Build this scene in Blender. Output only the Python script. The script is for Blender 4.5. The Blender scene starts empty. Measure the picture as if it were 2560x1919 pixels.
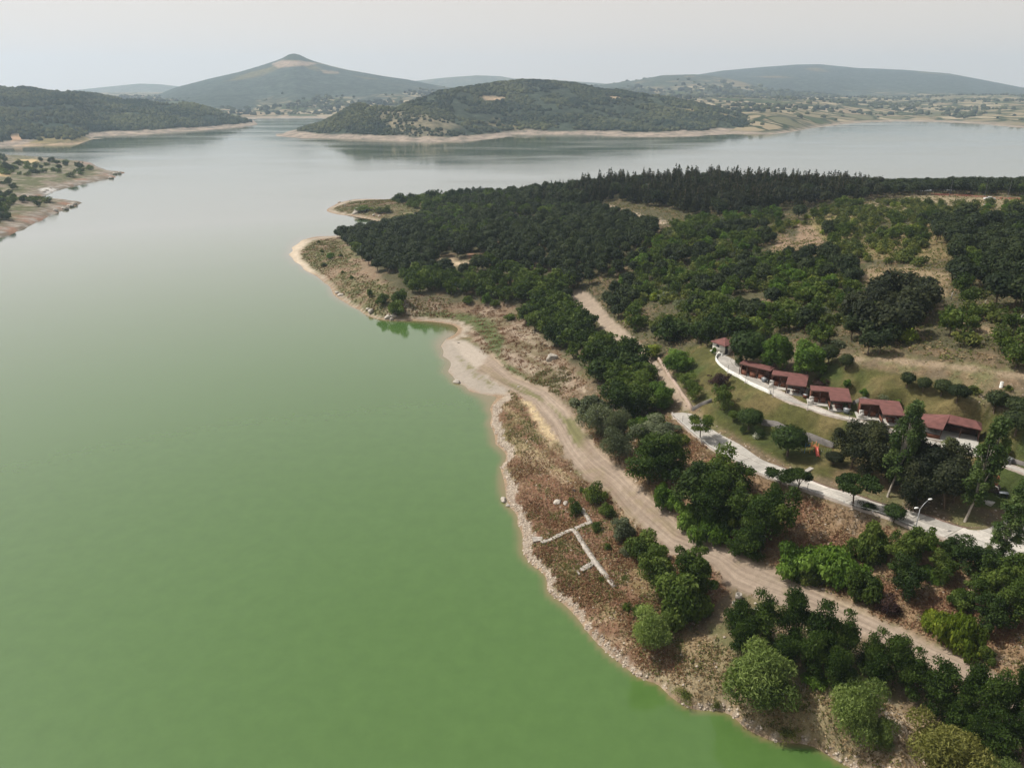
import bpy, math, random
import numpy as np
from mathutils import Vector, Matrix

S = bpy.context.scene
COL = S.collection
rad = math.radians

# ------------------------------------------------------------------ camera
CAM_H, PITCH, FOC = 75.0, rad(21.8), 1600.0          # focal length in units of a 2212 px wide picture
CX, CY = 1106.0, 829.0
cam = bpy.data.cameras.new("camera")
cam.sensor_width = 36.0
cam.lens = 36.0 * FOC / 2212.0
cam.clip_start, cam.clip_end = 1.0, 20000.0
camo = bpy.data.objects.new("camera", cam)
camo.location = (0, 0, CAM_H)
camo.rotation_euler = (math.pi / 2 - PITCH, 0, 0)
COL.objects.link(camo)
S.camera = camo

# ------------------------------------------------------------------ sky, sun, exposure
SUN_AZ = (-0.94, 0.34)                                # towards the sun, in plan
SUN_EL = rad(54)
world = bpy.data.worlds.new("World")
S.world = world
world.use_nodes = True
wt = world.node_tree
wt.nodes.clear()
sky = wt.nodes.new("ShaderNodeTexSky")
sky.sky_type = 'NISHITA'
sky.sun_disc = False
sky.sun_elevation = SUN_EL
sky.sun_rotation = math.atan2(SUN_AZ[0], SUN_AZ[1])
sky.altitude = 200
sky.air_density = 1.0
sky.dust_density = 4.0
sky.ozone_density = 1.0
hs = wt.nodes.new("ShaderNodeHueSaturation")
hs.inputs["Saturation"].default_value = 0.14
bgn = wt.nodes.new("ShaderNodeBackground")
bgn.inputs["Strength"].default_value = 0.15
wo = wt.nodes.new("ShaderNodeOutputWorld")
tcw = wt.nodes.new("ShaderNodeTexCoord")
sx_ = wt.nodes.new("ShaderNodeSeparateXYZ"); cx_ = wt.nodes.new("ShaderNodeCombineXYZ")
mx_ = wt.nodes.new("ShaderNodeMath"); mx_.operation = 'MAXIMUM'; mx_.inputs[1].default_value = 0.14   # the murky air near the horizon keeps one tone
wt.links.new(tcw.outputs["Generated"], sx_.inputs[0])
wt.links.new(sx_.outputs[0], cx_.inputs[0]); wt.links.new(sx_.outputs[1], cx_.inputs[1]); wt.links.new(sx_.outputs[2], mx_.inputs[0]); wt.links.new(mx_.outputs[0], cx_.inputs[2])
wt.links.new(cx_.outputs[0], sky.inputs[0])
wt.links.new(sky.outputs[0], hs.inputs["Color"])
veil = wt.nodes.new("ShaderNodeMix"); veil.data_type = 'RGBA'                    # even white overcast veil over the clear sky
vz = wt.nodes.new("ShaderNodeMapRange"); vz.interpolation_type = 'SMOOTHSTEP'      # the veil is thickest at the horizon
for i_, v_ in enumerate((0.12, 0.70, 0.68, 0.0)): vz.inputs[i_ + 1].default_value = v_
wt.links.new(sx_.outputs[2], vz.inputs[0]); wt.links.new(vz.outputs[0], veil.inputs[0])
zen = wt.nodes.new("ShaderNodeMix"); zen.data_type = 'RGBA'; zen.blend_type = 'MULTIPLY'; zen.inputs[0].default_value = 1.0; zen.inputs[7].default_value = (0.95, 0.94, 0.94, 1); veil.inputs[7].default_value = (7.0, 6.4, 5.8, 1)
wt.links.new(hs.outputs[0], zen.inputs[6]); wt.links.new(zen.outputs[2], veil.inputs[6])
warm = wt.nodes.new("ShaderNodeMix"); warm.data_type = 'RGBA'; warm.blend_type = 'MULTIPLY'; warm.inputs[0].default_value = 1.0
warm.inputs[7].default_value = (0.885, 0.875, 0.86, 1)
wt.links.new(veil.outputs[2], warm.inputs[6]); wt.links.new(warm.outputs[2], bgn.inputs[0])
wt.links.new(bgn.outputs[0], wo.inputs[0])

sl = bpy.data.lights.new("sun", 'SUN')
sl.energy = 4.3
sl.angle = rad(0.6)
sl.color = (1.0, 0.94, 0.84)
so = bpy.data.objects.new("sun", sl)
ce = math.cos(SUN_EL)
n_ = math.hypot(*SUN_AZ)
so.rotation_euler = Vector((-SUN_AZ[0] / n_ * ce, -SUN_AZ[1] / n_ * ce, -math.sin(SUN_EL))).to_track_quat('-Z', 'Y').to_euler()
so.location = (0, 0, 300)
COL.objects.link(so)

S.view_settings.view_transform = 'Standard'
S.view_settings.look = 'None'
S.view_settings.exposure = 0.0
S.view_settings.gamma = 1.0
S.cycles.max_bounces = 6
S.cycles.diffuse_bounces = 2
S.cycles.glossy_bounces = 2
S.cycles.transmission_bounces = 3
S.cycles.transparent_max_bounces = 8
S.cycles.volume_bounces = 1
S.cycles.caustics_reflective = False
S.cycles.caustics_refractive = False

# ------------------------------------------------------------------ camera geometry helpers (used to survey positions on the ground)
CP, SP = math.cos(PITCH), math.sin(PITCH)

def ray(px, py):
    u = np.asarray(px, float) - CX
    v = np.asarray(py, float) - CY
    return u, FOC * CP - v * SP, -FOC * SP - v * CP

def at_z(px, py, z):
    dx, dy, dz = ray(px, py)
    t = (np.asarray(z, float) - CAM_H) / dz
    return dx * t, dy * t

def at_y(px, py, Y):
    dx, dy, dz = ray(px, py)
    t = np.asarray(Y, float) / dy
    return dx * t, CAM_H + dz * t

def project(x, y, z):
    zz = np.asarray(z) - CAM_H
    d = y * CP - zz * SP
    up = y * SP + zz * CP
    d = np.maximum(d, 1e-3)
    return CX + FOC * x / d, CY - FOC * up / d, d

# ------------------------------------------------------------------ noise
_R = np.random.RandomState(7)
_T = _R.rand(256, 256)

def vnoise(x, y, o=0):
    x = np.asarray(x, float) + o * 17.13
    y = np.asarray(y, float) + o * 31.71
    xi = np.floor(x).astype(int); yi = np.floor(y).astype(int)
    fx = x - xi; fy = y - yi
    fx = fx * fx * (3 - 2 * fx); fy = fy * fy * (3 - 2 * fy)
    a = _T[xi & 255, yi & 255]; b = _T[(xi + 1) & 255, yi & 255]
    c = _T[xi & 255, (yi + 1) & 255]; d = _T[(xi + 1) & 255, (yi + 1) & 255]
    return (a * (1 - fx) + b * fx) * (1 - fy) + (c * (1 - fx) + d * fx) * fy

def fbm(x, y, oct=4, o=0):
    s = 0; a = 0.5; t = 0
    for i in range(oct):
        s = s + a * vnoise(x * 2 ** i, y * 2 ** i, o + i * 3); t += a; a *= 0.5
    return s / t

def sstep(a, b, x):
    t = np.clip((x - a) / (b - a), 0, 1)
    return t * t * (3 - 2 * t)

def seg_dist(px, py, poly, closed=True):
    P = np.asarray(poly, float)
    n = len(P)
    best = np.full(np.shape(px), 1e9)
    for i in range(n if closed else n - 1):
        ax, ay = P[i]; bx, by = P[(i + 1) % n]
        vx, vy = bx - ax, by - ay
        t = np.clip(((px - ax) * vx + (py - ay) * vy) / (vx * vx + vy * vy + 1e-12), 0, 1)
        best = np.minimum(best, (px - ax - t * vx) ** 2 + (py - ay - t * vy) ** 2)
    return np.sqrt(best)

def inside(px, py, poly):
    P = np.asarray(poly, float)
    n = len(P)
    r = np.zeros(np.shape(px), bool)
    for i in range(n):
        x1, y1 = P[i]; x2, y2 = P[(i + 1) % n]
        if y1 == y2: continue
        c = ((y1 > py) != (y2 > py)) & (px < (x2 - x1) * (py - y1) / (y2 - y1) + x1)
        r ^= c
    return r

def sdf(px, py, poly):
    d = seg_dist(px, py, poly)
    return np.where(inside(px, py, poly), d, -d)

# ------------------------------------------------------------------ object helpers
def tag(o, label=None, cat=None, group=None, kind=None):
    if label: o["label"] = label
    if cat: o["category"] = cat
    if group: o["group"] = group
    if kind: o["kind"] = kind
    return o

def mesh_np(name, V, Q, mats=(), midx=None, smooth=False, tri=False):
    V = np.asarray(V, np.float32); Q = np.asarray(Q, np.int32)
    k = Q.shape[1]
    me = bpy.data.meshes.new(name)
    me.vertices.add(len(V)); me.vertices.foreach_set("co", V.ravel())
    me.loops.add(Q.size); me.loops.foreach_set("vertex_index", Q.ravel())
    me.polygons.add(len(Q))
    me.polygons.foreach_set("loop_start", np.arange(0, Q.size, k, dtype=np.int32))
    me.polygons.foreach_set("loop_total", np.full(len(Q), k, np.int32))
    for m in mats: me.materials.append(m)
    if midx is not None: me.polygons.foreach_set("material_index", np.asarray(midx, np.int32))
    if smooth: me.polygons.foreach_set("use_smooth", np.ones(len(Q), bool))
    me.update(calc_edges=True)
    return me

def vattr(me, name, arr, typ='FLOAT', dom='POINT'):
    a = me.attributes.new(name, typ, dom)
    if typ == 'FLOAT_COLOR':
        c = np.ones((len(arr), 4), np.float32); c[:, :3] = arr
        a.data.foreach_set("color", c.ravel())
    else:
        a.data.foreach_set("value", np.asarray(arr, np.float32).ravel())

def link(name, me, parent=None, loc=None):
    o = bpy.data.objects.new(name, me)
    COL.objects.link(o)
    if parent is not None: o.parent = parent
    if loc is not None: o.location = loc
    return o

def grid_quads(nr, nc):
    i = np.arange(nr * nc).reshape(nr, nc)
    return np.stack([i[:-1, :-1], i[:-1, 1:], i[1:, 1:], i[1:, :-1]], -1).reshape(-1, 4)

# ------------------------------------------------------------------ material helpers
def newmat(name):
    m = bpy.data.materials.new(name)
    m.use_nodes = True
    t = m.node_tree
    return m, t, t.nodes["Principled BSDF"]

def nd(t, typ, **kw):
    n = t.nodes.new(typ)
    for k, v in kw.items():
        if k.startswith("_"): setattr(n, k[1:], v)
        else: n.inputs[k.replace("__", " ")].default_value = v
    return n

def noise_tex(t, scale, detail=3, rough=0.6, vec=None):
    n = nd(t, "ShaderNodeTexNoise", Scale=scale, Detail=detail, Roughness=rough)
    if vec is not None: t.links.new(vec, n.inputs["Vector"])
    return n

def maprange(t, src, a, b, c, d):
    n = t.nodes.new("ShaderNodeMapRange")
    t.links.new(src, n.inputs[0])
    for i, v in enumerate((a, b, c, d)): n.inputs[i + 1].default_value = v
    return n.outputs[0]

def mixc(t, fac, a, b, mode='MIX'):
    n = t.nodes.new("ShaderNodeMix"); n.data_type = 'RGBA'; n.blend_type = mode
    for sock, v in ((n.inputs[0], fac), (n.inputs[6], a), (n.inputs[7], b)):
        if hasattr(v, "links"): t.links.new(v, sock)
        elif isinstance(v, tuple): sock.default_value = (*v[:3], 1)
        else: sock.default_value = v
    return n.outputs[2]

def geopos(t):
    return t.nodes.new("ShaderNodeNewGeometry").outputs["Position"]

def bump(t, src, dist, strength, b):
    n = nd(t, "ShaderNodeBump", Distance=dist, Strength=strength)
    t.links.new(src, n.inputs["Height"]); t.links.new(n.outputs[0], b.inputs["Normal"])
    return n

def plain(name, col, rough=0.7, var=0.25, scale=2.0, metal=0.0, bumpd=0.0):
    """A weathered surface: base colour broken up by two sizes of noise."""
    m, t, b = newmat(name)
    tc = t.nodes.new("ShaderNodeTexCoord")
    n1 = noise_tex(t, scale, 4, 0.65, tc.outputs["Object"])
    f = maprange(t, n1.outputs[0], 0.3, 0.7, 0, 1)
    lo = tuple(c * (1 - var) for c in col); hi = tuple(min(1, c * (1 + var * 0.7)) for c in col)
    t.links.new(mixc(t, f, lo, hi), b.inputs["Base Color"])
    b.inputs["Roughness"].default_value = rough
    b.inputs["Metallic"].default_value = metal
    if bumpd: bump(t, n1.outputs[0], bumpd, 0.6, b)
    return m
# ================================================================== THE HEADLAND: terrain
SHORE = [(1990,1705),(1855,1655),(1700,1601),(1600,1569),(1500,1531),(1440,1500),(1380,1462),(1320,1415),(1265,1360),(1220,1305),
         (1180,1265),(1150,1225),(1130,1180),(1112,1130),(1098,1090),(1090,1050),(1080,1010),(1068,960),(1057,915),(1056,885),
         (1072,863),(1085,855),(1060,855),(1010,846),(985,826),(965,802),(952,770),(950,747),(962,732),(983,722),(990,709),
         (975,700),(940,695),(890,692),(850,692),(815,688),(780,675),(750,655),(720,635),(700,612),(683,595),(655,582),(635,566),
         (621,550),(626,535),(650,519),(680,511),(720,510),(765,505),(800,492),(835,488),(856,484),(806,475),(763,466),(722,461),
         (707,452),(728,439),(762,431),(806,430),(836,431)]
CTRL = []
for p in SHORE: CTRL.append((*at_z(p[0], p[1], 0.0), 0.0))
def C(*pts):
    for (x, y, z) in pts: CTRL.append((*at_z(x, y, z), z))
# lake bed beside the shore
C((1750,1658,-2.5),(1560,1590,-2.5),(1400,1520,-2.5),(1250,1410,-2.5),(1140,1280,-2.5),(1080,1150,-2.5),(1050,1020,-2.5),(1020,920,-2.2),
  (960,860,-2),(920,790,-2),(910,730,-1.2),(860,710,-1.4),(760,690,-2.5),(680,630,-2.5),(610,590,-2.5),(585,550,-2.5),(600,510,-2.5),(700,490,-2),(780,480,-1.2),
  (670,450,-2.5),(720,425,-2.5),(800,418,-2.5),(500,600,-6),(600,800,-6),(800,1000,-6),(900,1300,-6),(1100,1500,-6),(1400,1640,-5),(500,450,-6))
# second line just above the water: the stony lip
C((1700,1585,1.0),(1500,1512,1.0),(1390,1452,0.9),(1285,1360,0.9),(1200,1265,0.9),(1150,1180,0.9),(1118,1080,0.9),(1100,1000,0.9),(1080,900,0.8),(1100,868,0.8))
# flats beside the water
C((1180,1000,1.5),(1140,900,1.5),(1250,1150,1.8),(1200,1100,1.5),(1300,1230,2.2),(1330,1350,2.4),(1450,1330,3.2),(1500,1440,3.0),(1650,1480,3.8),
  (1800,1550,4.0),(1950,1620,5.0),(2100,1640,6.2),(1030,770,0.8),(1060,820,0.8),(1000,750,0.6),(1040,720,0.9),(1030,700,0.9),(1100,730,1.6),(960,680,1.2),(900,670,1.8),
  (850,660,3.5),(1090,680,1.8),(1140,700,2.2),(1140,770,2.0),(1200,760,3.2),(1230,835,3.0),(1250,790,5.5))
# lower dirt road
C((1110,822,1.3),(1180,870,2.0),(1230,950,3.0),(1300,1020,4.0),(1400,1110,4.8),(1500,1185,5.5),(1700,1275,6.5),(1900,1375,7.5),(2100,1470,8.3),(2212,1530,8.8),
  (1160,850,1.6),(1240,910,3.0),(1350,1030,4.5),(1450,1120,5.2),(1560,1187,5.9),(1800,1298,7.0),(2000,1392,8.0),(1440,1180,5.2),(1640,1290,6.2),(1850,1395,7.1),(2060,1490,8.0))
# upper concrete road
C((1456,906,12),(1535,970,12.3),(1654,1031,12.8),(1812,1085,13.2),(1967,1143,13.6),(2121,1198,14),(2212,1224,14.2),
  (1494,886,12),(1597,955,12.3),(1704,1011,12.8),(1798,1049,13.2),(1956,1092,13.6),(2089,1135,14),(2200,1120,14.3))
# bank under it
C((1420,930,8.5),(1375,935,6.0),(1460,1000,9.5),(1560,1060,9.5),(1700,1110,10),(1850,1150,10.5),(2000,1210,11),(2150,1270,11.5),(1330,880,6.5))
# terrace road and lawn
C((1555,785,17.5),(1610,815,17.8),(1668,848,18),(1744,876,18.1),(1833,902,18.3),(1950,938,18.5),(2080,972,18.7),(2200,1022,18.9),
  (1647,915,13.4),(1700,937,13.5),(1798,966,13.7),(1560,905,12.9),(1640,960,13),(1750,1000,13.4),(1520,890,12.6),(1500,770,16),(1530,825,15),
  (1434,816,11.3),(1487,882,12),(1424,780,11.2),(1460,770,13.2),(1900,1000,14.6),(2000,1050,14.6),(2100,1080,15.2),(2180,1070,16))
# behind the pavilions and up the hill
C((1562,748,17.8),(1600,765,18.5),(1640,800,18.3),(1700,825,18.5),(1790,862,18.6),(1895,893,18.8),(2040,935,19),(1700,785,19.8),(1850,845,20),(2000,885,20.4),(2150,930,20.8),
  (1760,785,21.5),(1900,825,23),(2050,875,23.5),(2190,925,23.5),(1850,780,24),(2000,795,25.2),(2200,830,26),(1700,700,22.5),(1900,700,26),(2100,680,29),(2210,700,30),
  (2000,600,28),(2150,560,28.5),(2212,600,30),(2140,440,25),(2212,470,26),(1950,520,25),(1750,520,21),(1650,470,19.5),(1850,440,21.5),(1500,600,16),(1500,700,15),(1600,640,19),
  (1400,650,11.5),(1290,655,7.5),(1330,720,9),(1420,780,11),(1250,725,6),(1150,742,2.4),(1750,620,23))
# forest slopes towards the point
C((1000,620,6),(900,560,8),(1000,520,11),(1150,520,14),(1200,580,11),(1100,645,5),(1300,560,14),(1350,470,16),(1200,470,14),(1000,460,8),(700,560,2.2),(750,600,2.6),(800,640,3.2),
  (720,530,1.6),(780,560,5),(800,520,4.5),(655,550,0.8),(880,630,4.5),(960,640,4),(780,452,3),(850,445,5),(900,440,6.5),(740,448,1.6),(930,470,4))
CTRL += [(16,470,12),(57,470,17),(116,470,20),(200,430,19.5),(260,385,25.5),(225,398,24),(330,382,27),(-40,490,7),(-90,545,0),(-40,565,0),(30,580,0),(120,590,0),(240,590,0),(400,560,0),(560,480,0),
         (600,400,8),(-40,610,-5),(100,640,-6),(300,650,-6),(500,620,-6),(-150,600,-6),(200,510,10),(100,530,7),(320,480,10),(420,360,25),(420,250,30),(420,150,24),(420,80,16),(300,40,14),(150,20,12),(90,30,9),(60,20,4),(20,20,-4),(-60,30,-6),(-150,200,-6),(-200,350,-6)]
CT = np.array(CTRL, float)
_d = np.hypot(CT[:, None, 0] - CT[None, :, 0], CT[:, None, 1] - CT[None, :, 1])
_n = len(CT)
_A = np.zeros((_n + 3, _n + 3))
_A[:_n, :_n] = -_d + np.eye(_n) * 0.35                 # slightly smoothed
_A[:_n, _n] = 1; _A[:_n, _n + 1] = CT[:, 0] / 100; _A[:_n, _n + 2] = CT[:, 1] / 100
_A[_n:, :_n] = _A[:_n, _n:].T
_w = np.linalg.solve(_A, np.concatenate([CT[:, 2], [0, 0, 0]]))

def rbf(x, y):
    x = np.asarray(x, float).ravel(); y = np.asarray(y, float).ravel()
    out = np.empty(len(x))
    for i in range(0, len(x), 20000):
        s = slice(i, i + 20000)
        r = np.sqrt((x[s, None] - CT[None, :, 0]) ** 2 + (y[s, None] - CT[None, :, 1]) ** 2)
        out[s] = -r @ _w[:_n] + _w[_n] + _w[_n + 1] * x[s] / 100 + _w[_n + 2] * y[s] / 100
    return out

def spaced(a, b, f):
    v = [a]
    while v[-1] < b: v.append(v[-1] + f(v[-1]))
    return np.array(v)
GX = spaced(-175, 430, lambda x: 0.75 if -25 < x < 105 else (1.3 if -140 < x < 170 else 3.0))
GY = spaced(24, 640, lambda y: 0.6 if y < 160 else min(2.6, 0.6 + (y - 160) * 0.007))
XX, YY = np.meshgrid(GX, GY)
ZZ = rbf(XX, YY).reshape(XX.shape)
# soften creases left by the survey points
for _ in range(2):
    Zp = np.pad(ZZ, 1, mode='edge')
    ZZ = (Zp[1:-1, 1:-1] * 4 + Zp[:-2, 1:-1] + Zp[2:, 1:-1] + Zp[1:-1, :-2] + Zp[1:-1, 2:]) / 8

def gz0(x, y, Z=None):
    Z = ZZ if Z is None else Z
    x = np.asarray(x, float); y = np.asarray(y, float)
    i = np.clip(np.searchsorted(GX, x) - 1, 0, len(GX) - 2)
    j = np.clip(np.searchsorted(GY, y) - 1, 0, len(GY) - 2)
    fx = np.clip((x - GX[i]) / (GX[i + 1] - GX[i]), 0, 1); fy = np.clip((y - GY[j]) / (GY[j + 1] - GY[j]), 0, 1)
    return (Z[j, i] * (1 - fx) + Z[j, i + 1] * fx) * (1 - fy) + (Z[j + 1, i] * (1 - fx) + Z[j + 1, i + 1] * fx) * fy
gz = gz0

def ground(px, py):
    """Where the sight line through a point of the survey picture meets the ground: x, y, z."""
    dx, dy, dz = ray(px, py)
    t0 = (35 - CAM_H) / dz if dz < 0 else 0.05
    t = t0; step = 0.4 / FOC * 1.0
    prev = t
    for k in range(6000):
        x, y, z = dx * t, dy * t, CAM_H + dz * t
        if z <= max(0.0, float(gz(x, y))): break
        prev = t; t += step * (1 + k * 0.004)
    a, b = prev, t
    for _ in range(14):
        m = (a + b) / 2
        if CAM_H + dz * m <= max(0.0, float(gz(dx * m, dy * m))): b = m
        else: a = m
    return dx * b, dy * b, CAM_H + dz * b

def depth_at(x, y, z):
    return y * CP - (z - CAM_H) * SP

# ---- road outlines (survey picture) 
ROAD_LOW_R = [(1062,762),(1110,812),(1180,838),(1230,880),(1255,920),(1300,973),(1350,1018),(1400,1066),(1470,1126),(1560,1178),(1700,1238),(1800,1286),(1900,1332),(2000,1382),(2100,1428),(2260,1512)]
ROAD_LOW_L = [(1030,800),(1096,838),(1150,872),(1190,925),(1220,985),(1262,1032),(1310,1062),(1350,1112),(1395,1152),(1440,1192),(1540,1222),(1575,1268),(1640,1296),(1760,1330),(1850,1372),(1950,1420),(2050,1472),(2110,1508),(2260,1592)]
ROAD_LOW = ROAD_LOW_R + ROAD_LOW_L[::-1]
ROAD_UP = [(1233,642),(1240,629),(1262,626),(1292,653),(1322,690),(1352,715),(1400,760),(1440,800),(1470,845),(1497,884),(1480,888),(1452,850),(1420,805),(1380,770),(1330,740),(1300,706),(1270,672),(1242,668)]
CON_OUT = [(1452,897),(1456,908),(1507,951),(1535.6,972),(1593,1004.6),(1654,1033),(1726,1060),(1812,1087),(1902,1118),(1967,1145),(2028,1166),(2075,1184),(2121,1199),(2212,1226),(2300,1252)]
CON_IN = [(1474,886),(1494,887),(1535.6,922),(1597,958),(1647,990),(1704.5,1013.6),(1751,1033),(1798,1051),(1873,1075),(1956,1094.5),(2028,1119.6),(2089,1137.6),(2121,1137),(2180,1120),(2300,1130)]
TER_OUT = [(1563,768),(1550,771),(1545.7,782),(1553.6,792.6),(1571.5,807),(1610,828),(1668.6,858),(1744,887),(1833,912),(1877,925.6),(1970,955),(2003,961.5),(2064,979.5),(2143,1005),(2200.5,1028),(2300,1062)]
TER_IN = [(1572,769),(1580,771),(1589.5,775),(1596,783),(1600,792.6),(1647,821),(1690,843),(1740.5,868),(1798,888),(1855.5,904),(1909,918),(1974,934.6),(2028,951),(2089,961.5),(2154,992),(2300,1042)]

def resample(P, n):
    P = np.asarray(P, float)
    s = np.concatenate([[0], np.cumsum(np.hypot(*np.diff(P, axis=0).T))])
    q = np.linspace(0, s[-1], n)
    return np.stack([np.interp(q, s, P[:, 0]), np.interp(q, s, P[:, 1])], 1)

def survey_line(P, n=None, m=None):
    W = np.array([ground(*p) for p in P])
    if n: 
        s = np.concatenate([[0], np.cumsum(np.hypot(*np.diff(W[:, :2], axis=0).T))])
        q = np.linspace(0, s[-1], n)
        W = np.stack([np.interp(q, s, W[:, k]) for k in range(3)], 1)
        for _ in range(max(1, n // 40)):
            W[1:-1] = (W[:-2] + 2 * W[1:-1] + W[2:]) / 4
    return W

def paved(outP, inP, n, cols, lift):
    A = survey_line(outP, n); B = survey_line(inP, n)
    V = A[:, None, :] * (1 - np.linspace(0, 1, cols))[None, :, None] + B[:, None, :] * np.linspace(0, 1, cols)[None, :, None]
    Zs = gz(V[..., 0], V[..., 1]).mean(1)
    for _ in range(6): Zs[1:-1] = (Zs[:-2] + 2 * Zs[1:-1] + Zs[2:]) / 4
    V[..., 2] = Zs[:, None] + lift
    return V
LOWV = paved(CON_OUT, CON_IN, 160, 9, 0.03)
TERV = paved(TER_OUT, TER_IN, 150, 7, 0.03)
def strip_poly(V): return np.concatenate([V[:, 0, :2], V[::-1, -1, :2]])

# bed the two concrete roads into the ground
for V in (LOWV, TERV):
    poly = strip_poly(V)
    x0, y0 = poly.min(0) - 6; x1, y1 = poly.max(0) + 6
    ii = np.where((GX > x0) & (GX < x1))[0]; jj = np.where((GY > y0) & (GY < y1))[0]
    sub = np.ix_(jj, ii)
    sd = sdf(XX[sub], YY[sub], poly)
    flat = V.reshape(-1, 3)
    near = np.zeros(sd.shape)
    pts = np.stack([XX[sub].ravel(), YY[sub].ravel()], 1)
    mid = V.mean(1)
    for a in range(0, len(pts), 4000):
        dd = ((pts[a:a + 4000, None] - mid[None, :, :2]) ** 2).sum(-1)
        near.ravel()[a:a + 4000] = mid[dd.argmin(1), 2]
    k = sstep(-3.0, 0.0, sd)
    ZZ[sub] = ZZ[sub] * (1 - k) + (near - 0.10 - 0.15 * sstep(0.0, 1.2, sd)) * k

# level building pads cut into the slope
PADS = [(1627, 818, -44, -3.6, 3.6, -.2, 3.0), (1716, 855, -25, -6.2, 2.8, 0, 6.0), (1813, 890, -15, -6.2, 2.8, 0, 6.0), (1927, 921, -13, -6.2, 2.8, 0, 6.0), (2047, 956, -29, -5, 5, -1.2, 6.4)]
PADZ = []
for (bx_, by_, deg, ax0, ax1, ay0, ay1) in PADS:
    o_ = ground(bx_, by_); PADZ.append(o_)
    c_, s_ = math.cos(rad(deg)), math.sin(rad(deg))
    lx = (XX - o_[0]) * c_ + (YY - o_[1]) * s_; ly = -(XX - o_[0]) * s_ + (YY - o_[1]) * c_
    dd_ = np.maximum.reduce([ax0 - lx, lx - ax1, ay0 - ly, ly - ay1])
    k = 1 - sstep(0.0, 2.2, dd_)
    k = k * (1 - sstep(-1.5, 0.0, sdf(XX, YY, strip_poly(TERV))))
    ZZ = ZZ + (o_[2] - ZZ) * k
# ---- fine relief
PX, PY, DD = project(XX, YY, ZZ)
rel = (fbm(XX / 7, YY / 7, 4, 3) - 0.5) * 0.9 + (fbm(XX / 1.7, YY / 1.7, 3, 9) - 0.5) * 0.35
padmask = np.zeros(XX.shape)
for o_ in PADZ: padmask = np.maximum(padmask, 1 - sstep(4.5, 7.5, np.hypot(XX - o_[0], YY - o_[1] - 2)))
roadmask = np.maximum.reduce([padmask, sstep(-14, 6, sdf(PX, PY, ROAD_LOW)), sstep(-2.0, 0.3, sdf(XX, YY, strip_poly(LOWV))), sstep(-2.0, 0.3, sdf(XX, YY, strip_poly(TERV)))])
ZB = ZZ.copy()
ZZ = ZZ + rel * sstep(0.15, 2.0, ZZ) * (1 - 0.92 * roadmask) * np.where(YY > 190, 1.5, 1.0)
# eroded terraces on the washed shore
ZZ = ZZ + 0.05 * np.sin(ZZ * 9) * sstep(0.1, 0.4, ZZ) * (1 - sstep(2.0, 3.0, ZZ)) * (1 - roadmask)
PX, PY, DD = project(XX, YY, ZZ)

# ---- what grows or lies where
def Z_(poly, soft=10.0, o=0, warp=16.0):
    """0..1 mask of an outline of the survey picture, with a ragged edge."""
    P = np.asarray(poly, float)
    x0, y0 = P.min(0) - 60; x1, y1 = P.max(0) + 60
    m = (PX > x0) & (PX < x1) & (PY > y0) & (PY < y1)
    r = np.zeros(PX.shape)
    s = sdf(PX[m], PY[m], P) + (fbm(XX[m] / 2.6, YY[m] / 2.6, 4, o) - 0.5) * 2 * warp
    r[m] = sstep(-soft, soft, s)
    return r

def paint(colr, c, m):
    return colr + (np.asarray(c)[None, None, :] - colr) * m[..., None]

n1 = fbm(XX / 5, YY / 5, 5, 1); n2 = fbm(XX / 1.6, YY / 1.6, 4, 5); n3 = fbm(XX / 14, YY / 14, 4, 11); n4 = fbm(XX / 0.9, YY / 0.9, 3, 21)
soil = (0.27, 0.185, 0.105); straw = (0.36, 0.27, 0.145); olive = (0.13, 0.135, 0.045); redb = (0.20, 0.105, 0.06); grass = (0.10, 0.13, 0.03)
G = np.zeros(XX.shape + (3,)) + np.array([0.150, 0.112, 0.066])
G = paint(G, olive, sstep(0.45, 0.65, n1) * 0.7)
G = paint(G, (0.23, 0.15, 0.085), sstep(0.5, 0.7, n2) * 0.6)
# woodland floor
WOOD = [(720,505),(830,480),(960,440),(1160,390),(1500,370),(1900,400),(2300,400),(2300,800),(1840,760),(1560,735),(1420,790),(1420,900),(1330,880),(1250,790),(1130,690),(1110,660),(1000,650),(880,640),(800,600)]
wood = Z_(WOOD, 8, 2)
G = paint(G, (0.078, 0.074, 0.034), wood * 0.92)
G = paint(G, (0.21, 0.135, 0.08), wood * sstep(0.55, 0.72, n1) * 0.6)
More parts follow.
